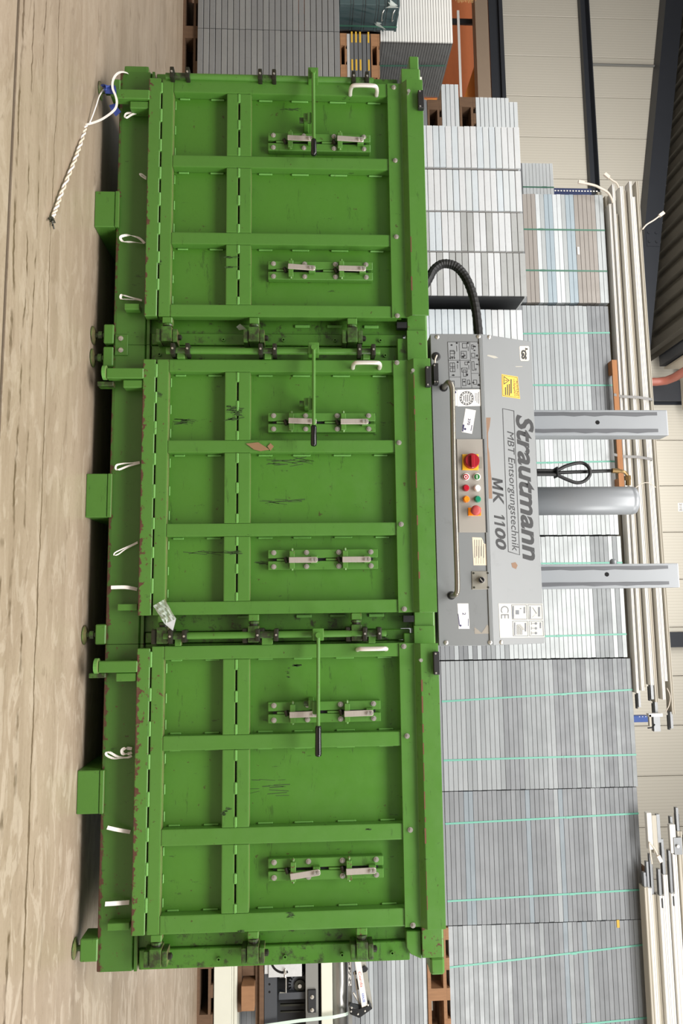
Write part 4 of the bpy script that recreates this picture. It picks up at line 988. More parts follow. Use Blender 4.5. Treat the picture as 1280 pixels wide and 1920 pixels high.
        bm = NB(); tube(bm, [(x_ + 0.030, 0.02, hz), (x_ + 0.038, 0.02, hz)], 0.021, 12); part('washer', bm, M['green_grime'], h)
        part('block', B(x_ + 0.0465, x_ + 0.112, -0.012, 0.058, hz - 0.022, hz + 0.022), M['green_grime'], h, bevel=0.005, seg=2)
        for s in (-1, 1):
            part('cheek', B(x_ + 0.056, x_ + 0.114, -0.006, 0.0605, *(sorted((hz + s * 0.0235, hz + s * 0.044)))), M['green_grime'] if k != 1 else M['grease'], h, bevel=0.006, seg=2)
        bm = NB(); tube(bm, [(x_ + 0.085, 0.02, hz + 0.0445), (x_ + 0.085, 0.02, hz + 0.056), (x_ + 0.085, 0.02, hz + 0.060)], [0.012, 0.012, 0.005], 10); part('pin', bm, M['grease'], h)
    return t
for k in range(3): CH = build_chamber(k)

# joining plate between the left and middle chambers
q0, q1 = at(216, 627, YBM - 0.006), at(239, 666, YBM - 0.006)
jp = thing('joining_plate', 'small green plate with two bolts tying the left and middle chamber beams together', 'plate', ((q0.x + q1.x) / 2, YBM, q0.z))
part('plate', B(q0.x, q1.x, YBM - 0.006, YBM - 0.0005, q0.z, q1.z), M['green_beam'], jp, bevel=0.0015)
for py in (634.5, 656.5):
    w = at(226.5, py, YBM - 0.006); inst('bolt', BOLT, (w.x, YBM - 0.006, w.z), jp)

# guide rail of the press unit along the top of the chambers
ra, rb_ = X(117, 0.09, 778), X(1822, 0.06, 815)
gr = thing('guide_rail', 'long green guide rail along the chamber tops, its stepped ends sticking out both sides', 'rail', (0, 0.06, 1.30))
xe = X(152, 0.05, 775); xf = X(1746, 0.05, 800)
bm = NB(); prism(bm, [(0.030, 1.345), (0.030, 1.425), (0.036, 1.431), (0.21, 1.431), (0.21, 1.405), (0.10, 1.405), (0.10, 1.345)], xe - 0.045, xf + 0.09)
part('rail_beam', bm, M['green_rust'], gr, bevel=0.002)
part('end_stop', B(ra, xe - 0.046, 0.05, 0.13, 1.385, 1.428), M['green'], gr, bevel=0.004)
part('end_stop', B(xf + 0.091, rb_, 0.03, 0.13, 1.375, 1.431), M['green'], gr, bevel=0.008)
bm = NB(); xg = xf + 0.10
prism(bm, [(xf - 0.005, 1.285), (xf + 0.055, 1.285), (xg - 0.02, 1.30), (xg, 1.344), (xf - 0.005, 1.344)], 0.045, 0.0995, 'y')
part('end_gusset', bm, M['green'], gr, bevel=0.003)
for a, b_ in ((X(604, 0.04, 780), X(682, 0.04, 780)), (X(1152, 0.04, 790), X(1216, 0.04, 790))):
    part('step_plate', B(a + 0.045, b_ - 0.01, 0.018, 0.0295, 1.34, 1.424), M['green'], gr, bevel=0.002)
    part('rail_shoe', B(a + 0.075, b_ - 0.01, 0.034, 0.061, 1.30, 1.3445), M['green_post'], gr, bevel=0.003)
    part('runner_gap', B(a + 0.004, a + 0.03, 0.0305, 0.06, 1.30, 1.343), M['dark'], gr)
sw0, sw1 = X(153, 0.12, 798), X(237, 0.12, 798)
part('wear_strip', B(sw0, sw1 + 0.25, 0.09, 0.13, 1.4315, 1.448), M['white'], gr)

# ------------------------------------------------------------------ grey press unit
YP = 0.05
px0, px1 = -1.150, 0.184
zp0, zp1, zp2, yh = 1.447, 1.678, 1.916, 0.137
pu = thing('press_unit', 'grey press unit with control panel, handle bar and lettered sloping hood', 'press', ((px0 + px1) / 2, 0.3, zp0))
bm = NB(); prism(bm, [(YP + 0.004, zp0), (YP + 0.004, zp1 - 0.004), (yh, zp2), (0.86, zp2), (0.86, zp0)], px0 + 0.003, px1 - 0.003)
part('housing', bm, M['greypaint'], pu)
part('front_panel', B(px0, px1, YP - 0.002, YP + 0.0035, zp0, zp1 - 0.022), M['greyfront'], pu, bevel=0.0012)
part('panel_edge', B(px0, px1, YP - 0.006, YP + 0.0035, zp1 - 0.0215, zp1 - 0.0065), M['greyfront'], pu, bevel=0.002)
bm = NB(); hv = Vector((0, yh - YP, zp2 - zp1)).normalized(); hn = Vector((0, -hv.z, hv.y))
h0 = Vector((0, YP - 0.001, zp1 - 0.006)); L = math.hypot(yh - YP, zp2 - zp1) + 0.004
cc = Vector(((px0 + px1) / 2, h0.y, h0.z)) + hv * L / 2
obox(bm, cc, EX, hv, hn, (px1 - px0) / 2, L / 2, 0.0018); part('hood', bm, M['greypaint'], pu, bevel=0.001)
HP = h0 + hn * 0.0018
def hood(px, py, lift=0.0):
    d = RT * ((px - 640) / F) + UP * ((960 - py) / F) + FW
    p0 = HP + hn * lift
    return CAM + d * ((p0 - CAM).dot(hn) / d.dot(hn))
def pan(px, py, lift=0.0): return at(px, py, YP - 0.002 - lift)
def slab(name, c, mat, lift, th, plane, parent=pu, label=None, bevel=0.0):
    """Thin plate from four photographed corners on the panel or the hood."""
    n = hn if plane == 'hood' else Vector((0, -1, 0))
    f = hood if plane == 'hood' else pan
    bm = NB(); lo = [bm.verts.new(f(x, y) + n * lift) for x, y in c]; hi = [bm.verts.new(f(x, y) + n * (lift + th)) for x, y in c]
    bm.faces.new(lo); bm.faces.new(hi[::-1])
    for i in range(len(c)): bm.faces.new((lo[i], lo[(i + 1) % len(c)], hi[(i + 1) % len(c)], hi[i]))
    return part(name, bm, mat, parent, label=label, bevel=bevel)
def rect(x0, x1, y0, y1): return [(x0, y0), (x1, y0), (x1, y1), (x0, y1)]
def marks(name, quads, mat, lift, plane, parent=pu, kind=None):
    n = hn if plane == 'hood' else Vector((0, -1, 0)); f = hood if plane == 'hood' else pan
    bm = NB()
    for c in quads: bm.faces.new([bm.verts.new(f(x, y) + n * lift) for x, y in c])
    return part(name, bm, mat, parent, kind=kind)
def htext(name, s, bl, br, tl, mat, plane='hood', parent=pu, lift=0.0006, **kw):
    f = hood if plane == 'hood' else pan
    o, e, u = f(*bl), f(*br), f(*tl); ex = (e - o); w = ex.length; ex.normalize()
    ey = (u - o); ey = ey - ex * ey.dot(ex); h = ey.length; ey.normalize()
    return text(name, s, o, ex, ey, w, h, mat, parent, lift=lift, **kw)
# lettering on the hood
htext('lettering', 'Strautmann', (966.0, 777), (979.5, 1051), (999.0, 777), M['ink'], bold=0.028, shear=0.22, label='large bold slanted maker name')
htext('lettering', 'MBT Entsorgungstechnik', (946.5, 808), (956.0, 1033), (962.5, 808), M['ink'], bold=0.0, shear=0.18, label='thin slanted company line in a box')
def mk(u, v): y = u + 4.6 * v; return (921.8 + 0.0562 * (y - 895) + 19.7 * v, y)
def mkq(o, *p): return [mk(o + u, v) for u, v in p]
marks('letter_m', [mkq(895.3, (0, 0), (4.6, 0), (4.6, 1), (0, 1)), mkq(895.3, (15.6, 0), (20.2, 0), (20.2, 1), (15.6, 1)), mkq(895.3, (0.5, 1), (5.2, 1), (12.2, 0.12), (8.2, 0.12)), mkq(895.3, (15.2, 1), (19.8, 1), (12.2, 0.12), (8.2, 0.12))], M['ink'], 0.0006, 'hood')
htext('lettering', 'K', mk(921, 0), mk(945.5, 0), mk(921, 1), M['ink'], bold=0.02, shear=0.22)
for o_ in (962.5, 975.0): marks('numeral_one', [mkq(o_, (3.4, 0), (7.8, 0), (7.8, 1), (3.4, 1)), mkq(o_, (0, 0.66), (3.6, 0.86), (3.6, 1), (0, 0.83))], M['ink'], 0.0006, 'hood')
htext('lettering', '00', mk(989.5, 0), mk(1031, 0), mk(989.5, 1), M['ink'], bold=0.03, shear=0.22)
def frame_quads(c, w):
    cx = sum(p[0] for p in c) / 4; cy = sum(p[1] for p in c) / 4; q = []
    inn = [(x + (w if x < cx else -w), y + (w if y < cy else -w)) for x, y in c]
    for i in range(4): q.append([c[i], c[(i + 1) % 4], inn[(i + 1) % 4], inn[i]])
    return q
marks('text_frame', frame_quads([(941.3, 765.5), (963.5, 770), (974.3, 1041), (952.0, 1034.8)], 1.1), M['ink'], 0.0006, 'hood')
# warning label
ws_ = [(940, 701.5), (970, 706.5), (974.5, 748), (941, 743)]
slab('warning_label', ws_, M['yellow'], 0.0, 0.0008, 'hood', label='yellow warning label')
marks('warning_border', frame_quads([(941, 703), (969.2, 707.8), (973.3, 746.4), (942, 741.8)], 0.7), M['ink'], 0.0011, 'hood')
htext('lettering', 'ACHTUNG', (966.3, 713.5), (967.5, 742.5), (970.4, 713.5), M['ink'], bold=0.01, lift=0.0012)
htext('lettering', 'Unfallgefahr', (960.3, 710.5), (962.6, 743.5), (964.8, 710.3), M['ink'], bold=0.006, lift=0.0012)
marks('small_print', [rect(956.5, 958.6, 711, 738)[0:4], rect(953.3, 955.2, 720, 742), rect(949.8, 951.6, 721, 741), rect(946.2, 948, 726, 741)], M['ink'], 0.0012, 'hood', kind='stuff')
tri = [(944.2, 712.8), (954.6, 705.6 + 7.5), (943.8 + 0.6, 720.6)]
def ringtri(a, b_, c_, w):
    g = ((a[0] + b_[0] + c_[0]) / 3, (a[1] + b_[1] + c_[1]) / 3); f = lambda p: (p[0] + (g[0] - p[0]) * w, p[1] + (g[1] - p[1]) * w)
    return [[p, q, f(q), f(p)] for p, q in ((a, b_), (b_, c_), (c_, a))]
marks('warning_triangle', ringtri((943.5, 705.0), (955.0, 713.5), (943.8, 721.5), 0.28) + [rect(946.8, 951.0, 712.7, 714.0), rect(945.2, 946.2, 712.6, 713.8)], M['ink'], 0.0013, 'hood')
# safety mark sticker
slab('safety_mark', [(974.5, 649), (990, 649), (991.5, 651.5), (991.8, 674), (990, 676.5), (976.5, 676.5), (975, 674), (973.3, 651)], M['cream'], 0.0, 0.0006, 'hood', label='cream safety mark sticker')
htext('lettering', 'GS', (976.0, 655.5), (977.0, 673.5), (986.2, 655.5), M['ink'], bold=0.07, lift=0.001)
marks('mark_dot', [[(987 + 2 * math.cos(a), 654.5 + 2 * math.sin(a)) for a in [i * math.pi / 4 for i in range(8)]], rect(984, 985.2, 652, 659)], M['ink'], 0.001, 'hood')
# tape and scrapes
slab('tape_strip', [(911.0, 783), (919.5, 783), (917.5, 800), (914.5, 812), (915.0, 838), (917, 850), (921.0, 897), (922.5, 935), (916, 935)], M['tape'], 0.0, 0.0005, 'hood', label='brown torn tape along the hood edge')
marks('scrape', [[(914, 665), (928, 667.5), (934, 671), (926, 672), (912.5, 667.5)], rect(966, 979, 686.6, 688.2)], M['silver'], 0.0005, 'hood')
marks('stain', [[(958, 1056), (966, 1054), (970, 1060), (967, 1067), (960, 1064)]], M['tape'], 0.0005, 'hood')
# conformity plate
cp = [(934, 1131.5), (1017, 1132), (1020.5, 1195), (937, 1196)]
slab('conformity_plate', cp, M['silver'], 0.0, 0.0008, 'hood', label='silver foil conformity plate with small pictograms')
htext('lettering', 'CE', (938.0, 1136), (938.6, 1160), (953.0, 1136), M['scuff'], bold=0.0, lift=0.0012)
pf = [[(958, 1133.5), (986.5, 1133.5), (988, 1161.5), (959.5, 1161.5)], [(988.5, 1133.5), (1015.5, 1133.5), (1017, 1161.5), (990, 1161.5)], [(960, 1164), (988.5, 1164), (990, 1193), (961, 1193)], [(990.5, 1164), (1017.5, 1164), (1019, 1193), (992, 1193)]]
marks('pictogram_frame', sum([frame_quads(c, 1.1) for c in pf], []), M['scuff'], 0.0012, 'hood')
sm = [rect(960, 963, 1136, 1160), rect(966, 972.5, 1144, 1152), rect(974, 977, 1140, 1142), rect(981, 984, 1138, 1150), rect(992, 994.5, 1137, 1160), rect(1008, 1012, 1138, 1156), rect(1011, 1014, 1167, 1178), rect(963, 965.5, 1167, 1191), rect(983, 986, 1168, 1184)]
sm += [[(997, 1139), (998.5, 1139), (1006, 1150), (1004.5, 1151)], [(1006, 1150), (1004.5, 1151), (997, 1158), (997, 1157)]]
for i in range(5): sm += [rect(968 + 2.3 * i, 969.2 + 2.3 * i, 1172 + 2 * i, 1190), rect(968 + 2.3 * i, 976 + 1.6 * i, 1171.4 + 2 * i, 1172.4 + 2 * i)]
for i in range(3):
    cxx, cyy = 1004, 1169 + 9 * i
    sm += [[(cxx + 2.6 * math.cos(a), cyy + 2.6 * math.sin(a)) for a in [j * math.pi / 4 for j in range(8)]], rect(996, 1001.2, cyy - 0.5, cyy + 0.5), rect(995, 996.2, cyy - 3, cyy + 3)]
marks('pictogram', sm, M['scuff'], 0.0012, 'hood', kind='stuff')
# control panel fittings
for q in ((819.5, 632), (897, 631.5), (836, 1205), (918.5, 1204.5)):
    w = pan(*q); inst('screw', SCREW, (w.x, YP - 0.002, w.z), pu)
for q in ((917, 632), (939.5, 1204.5)):
    w = hood(*q); o = inst('screw', SCREW, w, pu); o.rotation_euler = (-math.atan2(hv.y, hv.z), 0, 0)
w = pan(817.5, 668.5); bm = NB(); tube(bm, [(w.x, YP - 0.002, w.z), (w.x, YP - 0.004, w.z), (w.x, YP - 0.008, w.z), (w.x, YP - 0.009, w.z)], [0.0195, 0.019, 0.014, 0.005], 18); part('rubber_grommet', bm, M['black'], pu)
bm = NB(); tube(bm, spline([(w.x, YP - 0.008, w.z), (w.x + 0.004, YP - 0.026, w.z - 0.002), (w.x + 0.018, YP - 0.024, w.z - 0.008), (w.x + 0.034, YP - 0.016, w.z - 0.009)], 4), 0.0032, 8); part('sensor_cable', bm, M['cablewhite'], pu)
a, b_ = pan(809.5, 684.5), pan(820.5, 723.5); part('safety_switch', B(a.x, b_.x, YP - 0.030, YP - 0.0025, a.z, b_.z), M['black'], pu, bevel=0.002)
bm = NB()
for q in ((813, 719.5), (817.5, 719.5), (812, 689)):
    v = pan(*q); cyl(bm, (v.x, YP - 0.030, v.z), (v.x, YP - 0.032, v.z), 0.0036, 8)
part('switch_screw', bm, M['bolt'], pu)
# picture sheet
slab('instruction_sheet', [(838.5, 641), (899, 641), (903, 728), (842, 727.5)], M['pictosheet'], 0.0, 0.0006, 'panel', label='grey sheet of operating pictograms')
q = []
def I(u, v): return (838.5 + 60.5 * u + 4 * v, 641 + 87 * v)      # across (u, up) and down the sheet (v)
def iq(u0, u1, v0, v1): q.append([I(u0, v0), I(u1, v0), I(u1, v1), I(u0, v1)])
for u in (0.36, 0.69): iq(u - 0.006, u + 0.006, 0.0, 1.0)
for v, a, b_ in ((0.40, 0, 0.69), (0.76, 0, 0.36), (0.36, 0.69, 1), (0.68, 0.69, 1)): iq(a, b_, v - 0.004, v + 0.004)
iq(0, 1, 0, 0.008); iq(0, 1, 0.992, 1); iq(0, 0.012, 0, 1); iq(0.988, 1, 0, 1)
for u, v in ((0.26, 0.01), (0.60, 0.01), (0.93, 0.01), (0.26, 0.42), (0.60, 0.42), (0.92, 0.37), (0.92, 0.70)): iq(u, u + 0.055, v, v + 0.035)
def hollow(u0, u1, v0, v1, w=0.014):
    iq(u0, u1, v0, v0 + w * 0.8); iq(u0, u1, v1 - w * 0.8, v1); iq(u0, u0 + w, v0, v1); iq(u1 - w, u1, v0, v1)
for c in ((0.06, 0.20, 0.18, 0.33), (0.06, 0.22, 0.20, 0.26), (0.40, 0.58, 0.20, 0.36), (0.40, 0.50, 0.24, 0.33), (0.45, 0.6, 0.03, 0.14), (0.73, 0.80, 0.06, 0.16), (0.72, 0.84, 0.24, 0.34), (0.04, 0.20, 0.45, 0.54), (0.04, 0.20, 0.56, 0.65), (0.12, 0.20, 0.45, 0.65), (0.40, 0.58, 0.56, 0.66), (0.44, 0.54, 0.60, 0.75), (0.40, 0.52, 0.80, 0.95), (0.56, 0.64, 0.82, 0.92), (0.72, 0.80, 0.42, 0.62), (0.74, 0.86, 0.82, 0.92), (0.04, 0.16, 0.84, 0.97), (0.5, 0.6, 0.43, 0.5)): hollow(*c)
for c in ((0.03, 0.09, 0.33, 0.38), (0.10, 0.15, 0.31, 0.385), (0.16, 0.22, 0.33, 0.37), (0.08, 0.16, 0.05, 0.09), (0.42, 0.50, 0.29, 0.35), (0.50, 0.54, 0.27, 0.33), (0.76, 0.88, 0.08, 0.12), (0.78, 0.86, 0.17, 0.20), (0.86, 0.93, 0.27, 0.33), (0.52, 0.60, 0.68, 0.74), (0.38, 0.42, 0.57, 0.60), (0.83, 0.93, 0.47, 0.50), (0.82, 0.86, 0.56, 0.64), (0.70, 0.78, 0.86, 0.90), (0.86, 0.96, 0.90, 0.96), (0.42, 0.5, 0.84, 0.88), (0.08, 0.18, 0.70, 0.74), (0.6, 0.66, 0.88, 0.93)):
    u0, u1, v0, v1 = c; q.append([I(u0, (v0 + v1) / 2), I((u0 + u1) / 2, v0), I(u1, v0 + (v1 - v0) * 0.3), I(u1 - 0.02, v1), I(u0 + 0.02, v1 - (v1 - v0) * 0.2)])
for v in (0.08, 0.12): iq(0.27, 0.285, v, v + 0.09)
for u, v in ((0.625, 0.10), (0.955, 0.08), (0.27, 0.48), (0.62, 0.50), (0.94, 0.42), (0.94, 0.76)): iq(u, u + 0.014, v, v + 0.10)
marks('pictogram', q, M['ink'], 0.0009, 'panel', kind='stuff')
# stickers: test seal, yard labels
slab('test_seal', [(857, 731), (903.2, 730), (904.5, 761.2), (857.4, 762)], M['white'], 0.0, 0.0006, 'panel', label='white sticker with round grey test seal')
n = 28; cx, cy, q = 874.5, 746.7, []
for i in range(n):
    a, b_ = 2 * math.pi * i / n, 2 * math.pi * (i + 1) / n
    for r0, r1 in (((9.2, 10.2), (12.2, 13.2)) if i % 2 else ((9.2, 10.2), (10.6, 13.2))): q.append([(cx + r0 * math.cos(a), cy + r0 * math.sin(a)), (cx + r1 * math.cos(a), cy + r1 * math.sin(a)), (cx + r1 * math.cos(b_), cy + r1 * math.sin(b_)), (cx + r0 * math.cos(b_), cy + r0 * math.sin(b_))])
for i, l_ in enumerate((6, 7, 7, 5)): q.append(rect(879.5 - i * 3.6, 881 - i * 3.6, cy - l_, cy + l_))
q += [rect(896.5, 897.5, 735, 757), rect(893.5, 894.3, 737, 755), rect(890.5, 891.3, 737, 752)]
marks('seal_print', q, M['scuff'], 0.0009, 'panel', kind='stuff')
slab('small_sticker', [(851.5, 732), (856.5, 732), (857, 761), (851.8, 761)], M['white'], 0.0, 0.0006, 'panel'); marks('sticker_mark', [rect(851.9, 854.8, 733.5, 737.5)], M['navyink'], 0.0009, 'panel')
slab('yard_label', [(872.5, 766), (891.8, 769.5), (884.5, 813.5), (865.2, 810)], M['white'], 0.0, 0.0006, 'panel', label='white tilted yard label reading 370')
htext('lettering', '370', (877.2, 784.5), (875.2, 796.5), (882.2, 785.5), M['navyink'], 'panel', bold=0.02, lift=0.001)
marks('label_mark', [[(867.5, 796), (870.5, 796.5), (868.0, 809.5), (866.0, 808.8)], [(884, 797), (885.2, 797.2), (883.2, 808), (882, 807.8)]] + [[(871.6 + 2.2 * math.cos(a), 804.5 + 2.2 * math.sin(a)) for a in [i * math.pi / 4 for i in range(8)]]], M['navyink'], 0.001, 'panel')
slab('yard_label', [(857.2, 1131.5), (877.6, 1131.5), (880, 1179), (859.5, 1179)], M['white'], 0.0, 0.0006, 'panel', label='white upright yard label reading 2')
htext('lettering', '2', (866.6, 1148.6), (866.8, 1153.2), (872.8, 1148.6), M['navyink'], 'panel', bold=0.01, lift=0.001)
marks('label_mark', [[(858.2, 1150), (859.2, 1152), (861.6, 1170), (860.0, 1175)], rect(877, 878, 1160, 1174)] + [[(863.0 + 2.0 * math.cos(a), 1173 + 2.0 * math.sin(a)) for a in [i * math.pi / 4 for i in range(8)]]], M['navyink'], 0.001, 'panel')
slab('rating_plate', [(884.8, 1007.3), (902, 1008), (905, 1013), (906.5, 1019), (911, 1020), (912.8, 1060), (887.5, 1060)], M['cream'], 0.0, 0.0006, 'panel', label='torn cream rating plate')
marks('rating_print', [rect(889 + 4.2 * i, 889.9 + 4.2 * i, 1012 + (8 if i == 4 else 0), 1046 - 3 * (i % 2)) for i in range(5)] + [rect(892 + 4.5 * i, 892.4 + 4.5 * i, 1024, 1057) for i in range(4)], M['scuff'], 0.0009, 'panel', kind='stuff')
slab('glue_mark', [(889, 1176), (896, 1181), (902, 1187), (908, 1179), (912.5, 1171), (919, 1176), (920, 1188), (889.5, 1188.5)], plain('glue_residue', (148, 142, 132), 0.6, 0, 0.15, 40), 0.0, 0.0004, 'panel')
# switch plate
slab('switch_plate', [(855.5, 823.5), (904, 823.5), (911, 998.5), (860, 998.5)], M['plate'], 0.0, 0.003, 'panel', label='taupe plate carrying the switches', bevel=0.0008)
bm = NB(); a, b_, c = pan(904.4, 823.5), pan(911.4, 998.5), pan(905.6, 823.5); obox(bm, (a + b_) / 2 + Vector((0, -0.002, 0.002)), EX, EY, EZ, (b_.x - a.x) / 2, 0.0022, 0.0022); part('plate_edge', bm, M['dark'], pu)
def disc(name, px, py, r, lift, th, mat, taper=1.0, seg=20, parent=pu, label=None):
    w = pan(px, py, lift); y = YP - 0.002 - lift; bm = NB(); tube(bm, [(w.x, y, w.z), (w.x, y - th * 0.8, w.z), (w.x, y - th, w.z)], [r, r * taper, r * taper * 0.9], seg)
    return part(name, bm, mat, parent, label=label)
slab('isolator_plate', rect(865.8, 896.2, 852.2, 882), M['yellow'], 0.003, 0.004, 'panel', label='yellow square plate of the main switch', bevel=0.001)
disc('isolator_knob', 883.2, 865.0, 0.0335, 0.007, 0.022, M['red'], 0.94, 28, label='red rotary main switch')
w = pan(885, 866, 0.03); bm = NB(); box(bm, w.x - 0.030, w.x + 0.028, YP - 0.043, YP - 0.0312, w.z - 0.008, w.z + 0.008); part('isolator_grip', bm, M['red'], pu, bevel=0.003)
slab('switch_tag', rect(897.3, 903.2, 857, 878.5), M['silver'], 0.003, 0.001, 'panel')
for nm_, px, py, mt, lb in (('push_button', 873, 894, 'redlamp', 'red stop button with white ring'), ('push_button', 893.8, 894, 'greenbtn', 'green start button'), ('indicator_lamp', 873, 915, 'redlamp', 'red indicator lamp'),
                        ('indicator_lamp', 894, 915.3, 'white', 'white indicator lamp'), ('indicator_lamp', 873.6, 936, 'orange', 'orange indicator lamp'), ('indicator_lamp', 894.8, 936, 'greenlens', 'green indicator lamp')):
    bn = nm_ == 'push_button'
    disc('bezel', px, py, 0.0155 if bn else 0.0148, 0.003, 0.006, M['white'] if bn or mt == 'white' else M[mt], 0.95)
    disc(nm_, px, py, 0.0125, 0.009, 0.006 if bn else 0.012, M[mt], 0.9, label=lb)
    w = pan(px, py, 0.0152)
    if mt == 'redlamp' and bn:
        bm = NB(); ring(bm, (w.x, w.z), 0.0045, 0.0075, YP - 0.0180, YP - 0.0169, 14); part('button_mark', bm, M['white'], pu)
    elif bn: part('button_mark', B(w.x - 0.0075, w.x + 0.0075, YP - 0.0180, YP - 0.0169, w.z - 0.0016, w.z + 0.0016), M['white'], pu)
slab('emergency_plate', rect(876.8, 901, 952, 967.5), M['orange'], 0.003, 0.003, 'panel', label='yellow plate of the emergency stop', bevel=0.001)
w = pan(889, 958.5, 0.006); y = YP - 0.008; bm = NB(); tube(bm, [(w.x, y, w.z), (w.x, y - 0.018, w.z), (w.x, y - 0.020, w.z), (w.x, y - 0.030, w.z), (w.x, y - 0.036, w.z), (w.x, y - 0.038, w.z)], [0.011, 0.012, 0.0205, 0.0215, 0.018, 0.010], 22)
part('emergency_stop', bm, M['reddull'], pu, smooth=True, label='red mushroom emergency stop')
# key switch
slab('key_plate', [(883.8, 1071), (916.6, 1071), (917.8, 1105), (884.6, 1105.5)], M['silver'], 0.0, 0.003, 'panel', label='bare metal key switch plate', bevel=0.001)
bm = NB()
for c in ((887.5, 1074.7), (914, 1074.5), (888.5, 1101.5), (914.8, 1101.3)):
    w = pan(*c, 0.003); cyl(bm, (w.x, YP - 0.005, w.z), (w.x, YP - 0.0065, w.z), 0.0042, 8)
part('plate_screw', bm, M['grease'], pu)
disc('key_bezel', 902, 1087.5, 0.0155, 0.003, 0.020, M['bolt'], 0.95); disc('key_barrel', 902, 1087.5, 0.0122, 0.023, 0.003, M['gloss_black'], 1.0)
w = pan(902, 1087.5, 0.027); bm = NB(); obox(bm, Vector((w.x, YP - 0.0295, w.z)), Vector((0.8, 0, 0.6)), EY, Vector((-0.6, 0, 0.8)), 0.0085, 0.001, 0.0018); part('key_slot', bm, M['bolt'], pu)
# handle bar
YHN = -0.050
m1, m2 = pan(831.5, 727), pan(846, 1116.5)
def hb(px, py, y=YHN): return at(px, py, y)
p = [m1, Vector((m1.x, 0.0, m1.z)), hb(841.5, 717, -0.045), hb(847.2, 728), hb(848.2, 760), hb(850.8, 900), hb(855.5, 1040), hb(857.2, 1100), hb(855, 1113, -0.045), Vector((m2.x, 0.0, m2.z)), m2]
bm = NB(); tube(bm, spline(p, 5), 0.0112, 12); part('handle_bar', bm, M['chrome'], pu, smooth=True)
for mm in (m1, m2):
    bm = NB(); ring(bm, (mm.x, mm.z), 0.0113, 0.0175, YP - 0.0035, YP - 0.0022, 16); part('handle_collar', bm, M['dark'], pu)
# masts and cylinder
YM = 0.5
def mast(y0, y1, px, hole, lb):
    t = thing('mast', lb, 'mast', ((X(y0, YM, px) + X(y1, YM, px)) / 2, YM, zp2))
    a, b_ = X(y0, YM, px), X(y1, YM, px); zt = Z(px, YM, (y0 + y1) / 2)
    bm = NB(); box(bm, a, b_, YM, YM + 0.095, zp2 + 0.001, zt); part('column', bm, M['greypost'], t, bevel=0.006, seg=2)
    w = b_ - a
    for u in (0.13, 0.78):
        bm = NB(); n = 14; lo_, hi_ = [], []
        for i in range(n + 1):
            z_ = zp2 + 0.002 + (zt - 0.055 - zp2) * i / n
            lo_.append((a + w * (u - 0.015 * random.random() - 0.03), z_)); hi_.append((a + w * (u + 0.09 + 0.05 * random.random() * (0 if i == n else 1)), z_))
        vs = [(bm.verts.new((l_[0], YM - 0.0006, l_[1])), bm.verts.new((h_[0], YM - 0.0006, h_[1]))) for l_, h_ in zip(lo_, hi_)]
        for (p_, q_), (r_, s_) in zip(vs, vs[1:]): bm.faces.new((p_, q_, s_, r_))
        part('wear_stripe', bm, M['scuff'], t)
    h = at(*hole, YM - 0.001); bm = NB(); cyl(bm, (h.x, YM - 0.0012, h.z), (h.x, YM - 0.0002, h.z), 0.0105, 16); part('hole', bm, M['gloss_black'], t)
    return t
mast(768.5, 816.5, 1252, (1120, 792), 'left square grey steel mast rising behind the press hood')
mr = mast(1056, 1101.5, 1273, (1137.5, 1077), 'right square grey steel mast rising behind the press hood')
q = at(1149, 1051, YM + 0.05); bm = NB(); tube(bm, [q + EX * 0.03, q, q - EX * 0.008], [0.017, 0.017, 0.008], 12); part('bolt_head', bm, M['greypost'], mr)
ca, cb = X(908.5, YM, 1150), X(962, YM, 1150); cr = (cb - ca) / 2; ccx = (ca + cb) / 2; ztc = Z(1201, YM, 935)
ct = thing('hydraulic_cylinder', 'thick round grey hydraulic cylinder standing between the two masts', 'cylinder', (ccx, YM + cr, zp2))
bm = NB(); tube(bm, [(ccx, YM + cr, zp2 + 0.001), (ccx, YM + cr, ztc - 0.034), (ccx, YM + cr, ztc - 0.030), (ccx, YM + cr, ztc - 0.026), (ccx, YM + cr, ztc - 0.012), (ccx, YM + cr, ztc - 0.003), (ccx, YM + cr, ztc)], [cr, cr, cr * 0.985, cr, cr * 0.99, cr * 0.95, cr * 0.88], 40)
o = part('barrel', bm, M['greypost'], ct); 
for f in o.data.polygons: f.use_smooth = abs(f.normal.z) < 0.3
fz = Z(1176, YM, 900)
bm = NB(); f0 = at(1151, 882.5, YM + 0.03)
tube(bm, spline([f0, at(1160, 883, YM + 0.03), at(1169, 884.5, YM + 0.03), at(1174.5, 890, YM + 0.04), at(1176, 897, YM + 0.05)], 4), 0.0085, 8); part('elbow', bm, plain('brass_fitting', (128, 104, 66), 0.35, 0.6, 0.15, 30), ct, smooth=True)
bm = NB(); tube(bm, [at(1147, 882.5, YM + 0.03), at(1160, 883, YM + 0.03)], 0.0125, 8); part('fitting', bm, bpy.data.materials['brass_fitting'], ct); bm = NB(); tube(bm, [at(1175.5, 892, YM + 0.045), at(1176.5, 900, YM + 0.05)], 0.016, 6); tube(bm, [at(1177, 900, YM + 0.05), at(1177, 910, YM + 0.055)], 0.0135, 8); part('fitting', bm, bpy.data.materials['brass_fitting'], ct)
